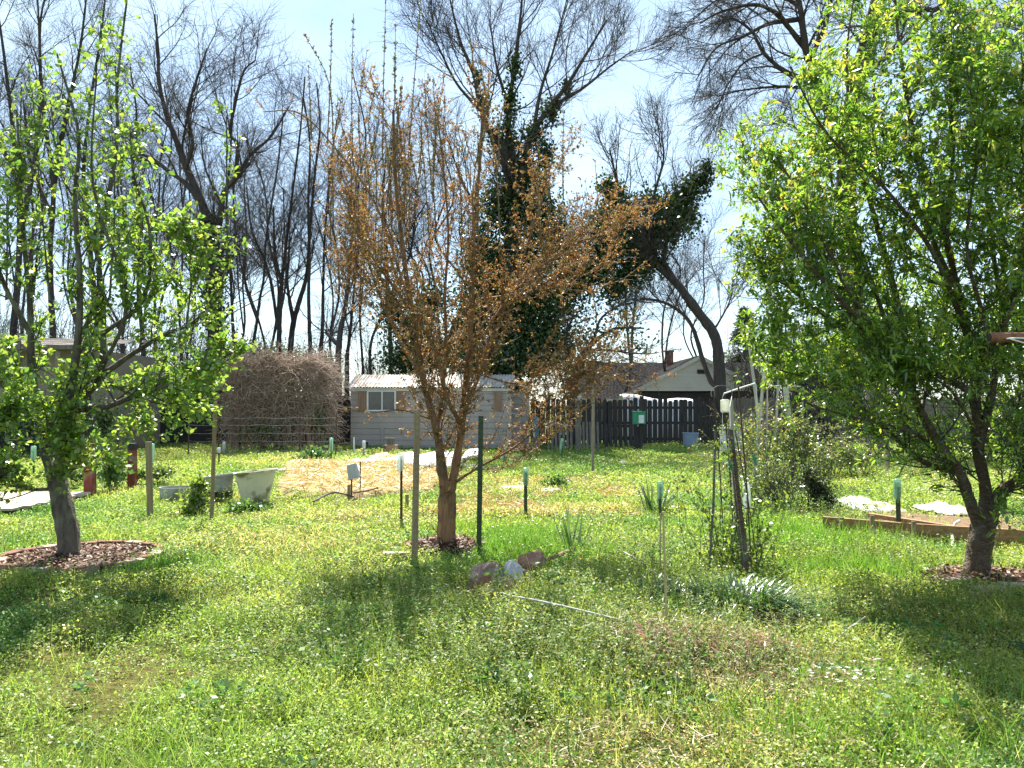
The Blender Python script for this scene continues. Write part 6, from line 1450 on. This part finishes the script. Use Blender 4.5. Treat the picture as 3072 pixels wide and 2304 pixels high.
for px, py, rz, mt, sz, lab in ((2862, 1740, .3, 'brick', (.2, .1, .10), 'dark red brick left of the peach tree trunk'), (2995, 1722, -.1, 'brick', (.22, .1, .07), 'orange brick lying behind the peach tree trunk'), (3050, 1735, -.4, 'brick', (.2, .1, .09), 'dark brick behind and right of the peach tree trunk'),
                                (2870, 1775, .1, 'brick_pale', (.22, .1, .12), 'pale brick before the left of the peach tree trunk'), (2960, 1800, 0, 'brick_pale', (.22, .1, .12), 'shaded pale brick directly before the peach tree trunk'), (3045, 1790, -.2, 'brick_pale', (.22, .1, .12), 'shaded brick before the right of the peach tree trunk'), (2975, 1712, .2, 'brick_pale', (.16, .08, .05), 'small whitish brick piece behind the peach tree trunk')):
    c = G(px, py); brick((c.x, c.y), rz, sz, M[mt], lab, None)
# bricks at the far left edge
for j, (px, py) in enumerate(((-5, 1492), (22, 1488))):
    c = G(px, py); brick((c.x, c.y), .1, (.24, .12, .09), M['brick'], 'red brick stacked at the far left edge beyond the platform' if j == 0 else 'red brick nearest the platform at the far left edge', None)

# ---- raised bed at right
def raised_bed():
    a = G(2468, 1598); m_ = G(2740, 1622); e = G(3120, 1648); h = .19
    root = thing('raised_bed', 'long brown plank edging of a raised bed behind the peach tree', 'garden bed', a)
    for s, t, nm in ((a, m_, 'plank'), (m_, e, 'plank')):
        b = B(); d = (t - s).normalized(); b.bar(s + d * .004 + Vector((0, 0, h / 2)), t - d * .004 + Vector((0, 0, h / 2 + .0)), h, .04, up=(-d.y, d.x, 0)); 
        b.build(nm, M['wood_plank'], root, bevel=.004)
    for px, py, hh in ((2525, 1610, .22), (2617, 1618, .27), (2742, 1630, .24)):
        g = G(px, py); B().bar((g.x, g.y, -.05), (g.x, g.y, hh), .045, .03).build('peg', M['wood_stake'], root)
    b = B(); s = P(2606, 1545, a.y + .02); t = P(2905, 1590, m_.y - .05); b.bar(s, t, .05, .12, up=(0, 1, 0))
    tag(b.build('board', M['wood_plank'], None, (s.x, s.y, 0), bevel=.004), 'loose brown board resting aslant on top of the raised bed plank', 'board')
    b = B(); b.tube([G(2855, 1650) + Vector((0, -.02, -.02)), P(2856, 1590, 8.85), P(2866, 1570, 8.9), P(2878, 1562, 9.0)], .016, 6)
    tag(b.build('strap', M['strip_green'], None, G(2855, 1650)), 'pale bent strip hooked over the raised bed plank', 'strip')
    n = 26; X, Yy = np.meshgrid(np.linspace(0, 1, n), np.linspace(0, 1, 12))
    V = np.stack([a.x + (e.x - a.x) * X + .9 * Yy, a.y + (e.y - a.y) * X + .03 + 2.2 * Yy, .03 + .05 * fnoise(X * 8, Yy * 3, 1, 4) - .12 * (Yy > .9)], -1).reshape(-1, 3)
    idx = np.arange(len(V)).reshape(12, n); Q = np.stack([idx[:-1, :-1], idx[:-1, 1:], idx[1:, 1:], idx[1:, :-1]], -1).reshape(-1, 4)
    tag(npmesh('bed_soil', V, Q, M['soil'], smooth=True), kind='structure')
raised_bed()
def sheet(name, label, px0, px1, py0, py1, mt, amp, seed, catg='plastic sheet', z0=.03, group=None, k=72, nr=22):
    ya = G(0, py1).y; yb = G(0, py0).y; yc = (ya + yb) / 2; xa, xb = (px0 - 1536) / F * yc, (px1 - 1536) / F * yc
    th = np.arange(k) * 2 * np.pi / k; rr = np.linspace(.02, 1, nr)
    edge = .78 + .5 * (fnoise(np.cos(th) * 2 + 5, np.sin(th) * 2 + 5, .8, seed)) - .25 * vnoise(np.cos(th) * 6, np.sin(th) * 6, .7, seed + 1)
    sq = 1 / np.maximum(np.abs(np.cos(th)), np.abs(np.sin(th))) ** .6
    x = (xa + xb) / 2 + (xb - xa) / 2 * np.cos(th)[None] * rr[:, None] * (edge * sq)[None]; y = yc + (yb - ya) / 2 * np.sin(th)[None] * rr[:, None] * (edge * sq)[None]
    cr_ = np.abs(fnoise(x, y, .5, seed) - .5) * 2 + .7 * np.abs(vnoise(x, y, .19, seed + 2) - .5)
    z = z0 + amp * cr_ * np.clip(1.3 - rr[:, None] ** 3, .25, 1) - .03 * (rr[:, None] > .97)
    V = np.stack([x, y, z], -1).reshape(-1, 3); idx = np.arange(nr * k).reshape(nr, k)
    Q = np.stack([idx[:-1, :], np.roll(idx, -1, 1)[:-1, :], np.roll(idx, -1, 1)[1:, :], idx[1:, :]], -1).reshape(-1, 4)
    return tag(npmesh(name, V, Q, mt, None, ((xa + xb) / 2, yc, 0)), label, catg, group)
GS = 'sheets lying around the garden'
sheet('plastic_sheet', 'long crumpled white plastic sheet on the ground before the shed', 1010, 1460, 1374, 1412, M['plastic_white'], .22, 3, group=GS)
sheet('plastic_sheet', 'crumpled white sheet on the raised bed soil left of the bottled stake', 2520, 2665, 1512, 1552, M['plastic_white'], .12, 8, z0=.08, group=GS)
sheet('plastic_sheet', 'crumpled white sheet beside the peach tree trunk', 2775, 2905, 1528, 1558, M['plastic_white'], .10, 13, z0=.07, group=GS)
sheet('plastic_sheet', 'pale scrap of sheet in the grass behind the peach tree', 2760, 2850, 1468, 1495, M['plastic_white'], .08, 17, group=GS)
sheet('plastic_sheet', 'flat white scrap in the lawn right of the orange tree', 1616, 1682, 1466, 1478, M['plastic_white'], .06, 19, group=GS)
sheet('plastic_sheet', 'white scrap on the ground left of the orange tree foot posts', 1490, 1580, 1462, 1480, M['plastic_white'], .05, 29, group=GS)
sheet('plastic_sheet', 'thin white strip half buried across the straw bed', 900, 1250, 1420, 1430, M['plastic_white'], .10, 23, z0=.10, group=GS)
sheet('plastic_sheet', 'small white scrap in the grass before the pallets', 1860, 1885, 1386, 1398, M['plastic_white'], .06, 37, group=GS)
def panel(name, label, pts, t, mt, catg, group=None):
    """flat board through four world points"""
    a, b_, c, d = [Vector(p) for p in pts]; n_ = (b_ - a).cross(d - a).normalized(); o = B(); o.prism([a, b_, c, d], n_, t)
    base = (a + b_ + c + d) / 4; base.z = 0
    return tag(o.build(name, mt, None, base), label, catg, group)
def gp(px, py, z=0): return G(px, py, z)
GP = 'pale panels lying before the shed'
panel('panel', 'pale curled panel at the far left of the white sheet', [P(850, 1405, 19.8), P(905, 1402, 19.8), P(893, 1380, 20.2), P(862, 1386, 20.2)], .03, M['board_pale'], 'panel', GP)
panel('panel', 'pointed pale panel standing tilted beside the curled panel', [P(893, 1403, 19.9), P(932, 1404, 19.6), P(912, 1390, 20.3), P(890, 1379, 20.3)], .03, M['board_pale'], 'panel', GP)
panel('panel', 'low triangular pale panel between curled panel and bucket', [P(940, 1402, 19.6), P(992, 1394, 19.8), P(975, 1384, 20.3), P(957, 1383, 20.3)], .03, M['board_pale'], 'panel', GP)
panel('panel', 'large bright panel tilted up behind the orange trunk', [P(1385, 1380, 20.4), P(1440, 1368, 20.6), P(1440, 1348, 21.4), P(1402, 1352, 21.4)], .04, M['plastic_white'], 'panel', GP)
panel('panel', 'wide white panel lying behind the fork of the orange tree', [P(1292, 1388, 20.0), P(1380, 1382, 20.1), P(1376, 1358, 21.3), P(1304, 1364, 21.3)], .05, M['plastic_white'], 'panel', GP)
panel('cardboard_flap', 'brown cardboard flap tilted at the back of the white sheet', [P(1130, 1373, 21.5), P(1170, 1371, 21.5), P(1162, 1358, 22.2), P(1126, 1362, 22.2)], .02, M['cardboard'], 'cardboard', 'cardboard before the shed')
panel('cardboard_flap', 'darker cardboard flap folded left of the other flap', [P(1102, 1382, 21), P(1140, 1380, 21), P(1128, 1366, 21.8), P(1110, 1368, 21.8)], .02, M['cardboard'], 'cardboard', 'cardboard before the shed')
panel('cardboard_flap', 'pointed tan flap at the left corner of the shed', [P(1022, 1382, 21.3), P(1052, 1380, 21.3), P(1040, 1368, 21.6), P(1034, 1366, 21.6)], .02, M['cardboard'], 'cardboard', 'cardboard before the shed')
for px, lab, s in ((1175, 'small brown carton against the shed front', 1), (1172, 'smaller grey carton on top of the brown carton', .7)):
    c = P(px, 1368 if s == 1 else 1347, 24.0); z = .16 if s == 1 else .42
    b = B(); b.box((c.x, 24.0, z), (.34 * s, .26 * s, .30 if s == 1 else .2), rz=.2); b.box((c.x - .19 * s, 23.95, z + .14 * s), (.1 * s, .24 * s, .012), rz=.2)
    tag(b.build('carton', M['cardboard'] if s == 1 else M['fence_grey'], None, (c.x, 24.0, z - .15)), lab, 'carton')

# ---- wooden platform at far left
def platform():
    ya, yb = G(0, 1552).y, G(0, 1497).y; x1 = P(172, 1500, (ya + yb) / 2).x; x0 = x1 - 3.4; z = .10
    root = thing('wooden_platform', 'low sun-bleached plank platform at the left edge of the lawn', 'platform', ((x0 + x1) / 2, (ya + yb) / 2, 0))
    b = B(); n = 13; w_ = (yb - ya) / n
    for i in range(n): b.box(((x0 + x1) / 2 + R.gauss(0, .03), ya + w_ * (i + .5), z), (x1 - x0, w_ * .92, .03))
    b.build('planks', M['deck'], root)
    b = B()
    for x in (x0 + .2, (x0 + x1) / 2, x1 - .25): b.box((x, (ya + yb) / 2, .03), (.08, yb - ya - .1, .10))
    b.build('joists', M['wood_grey'], root)
platform()

# ---- clothes-line arm entering at right
def clothesline():
    Y = 5.2; e = P(2968, 1012, Y); px_ = P(3290, 1012, Y).x
    root = thing('clothes_line_pole', 'rusty pipe arm of a clothes-line pole reaching in at the right edge', 'pole', (px_, Y, 0))
    k = Y / F
    b = B(); b.lathe((0, 0, 0), [(.001, 0), (15 * k, 0), (15 * k, 700 * k)], 16, rot=Matrix.Rotation(math.pi / 2, 3, 'Y')); b.v = [(e.x + v[0], Y + v[1], e.z + v[2]) for v in b.v]
    b.build('arm', M['rust'], root, smooth=False)
    b = B(); b.tube([(e.x - .003, Y, e.z), (e.x - .0035, Y, e.z + .0)] if False else [(e.x + .02, Y, e.z), (e.x - .004, Y, e.z)], 12 * k, 14); b.build('pipe_end', M['shed_dark'], root)
    b = B(); b.tube([(px_, Y, -.1), (px_, Y, e.z - 15 * k)], 20 * k, 14); b.build('upright', M['rust'], root)
    b = B(); b.tube([P(3020, 1016, Y - .05), P(3050, 1014, Y - .05), P(3100, 1016, Y - .06)], .005, 6); b.tube([P(3030, 1016, Y - .05), P(3062, 1026, Y - .06), P(3120, 1040, Y - .08)], .005, 6)
    b.build('hook_wire', M['pvc'], root)
clothesline()
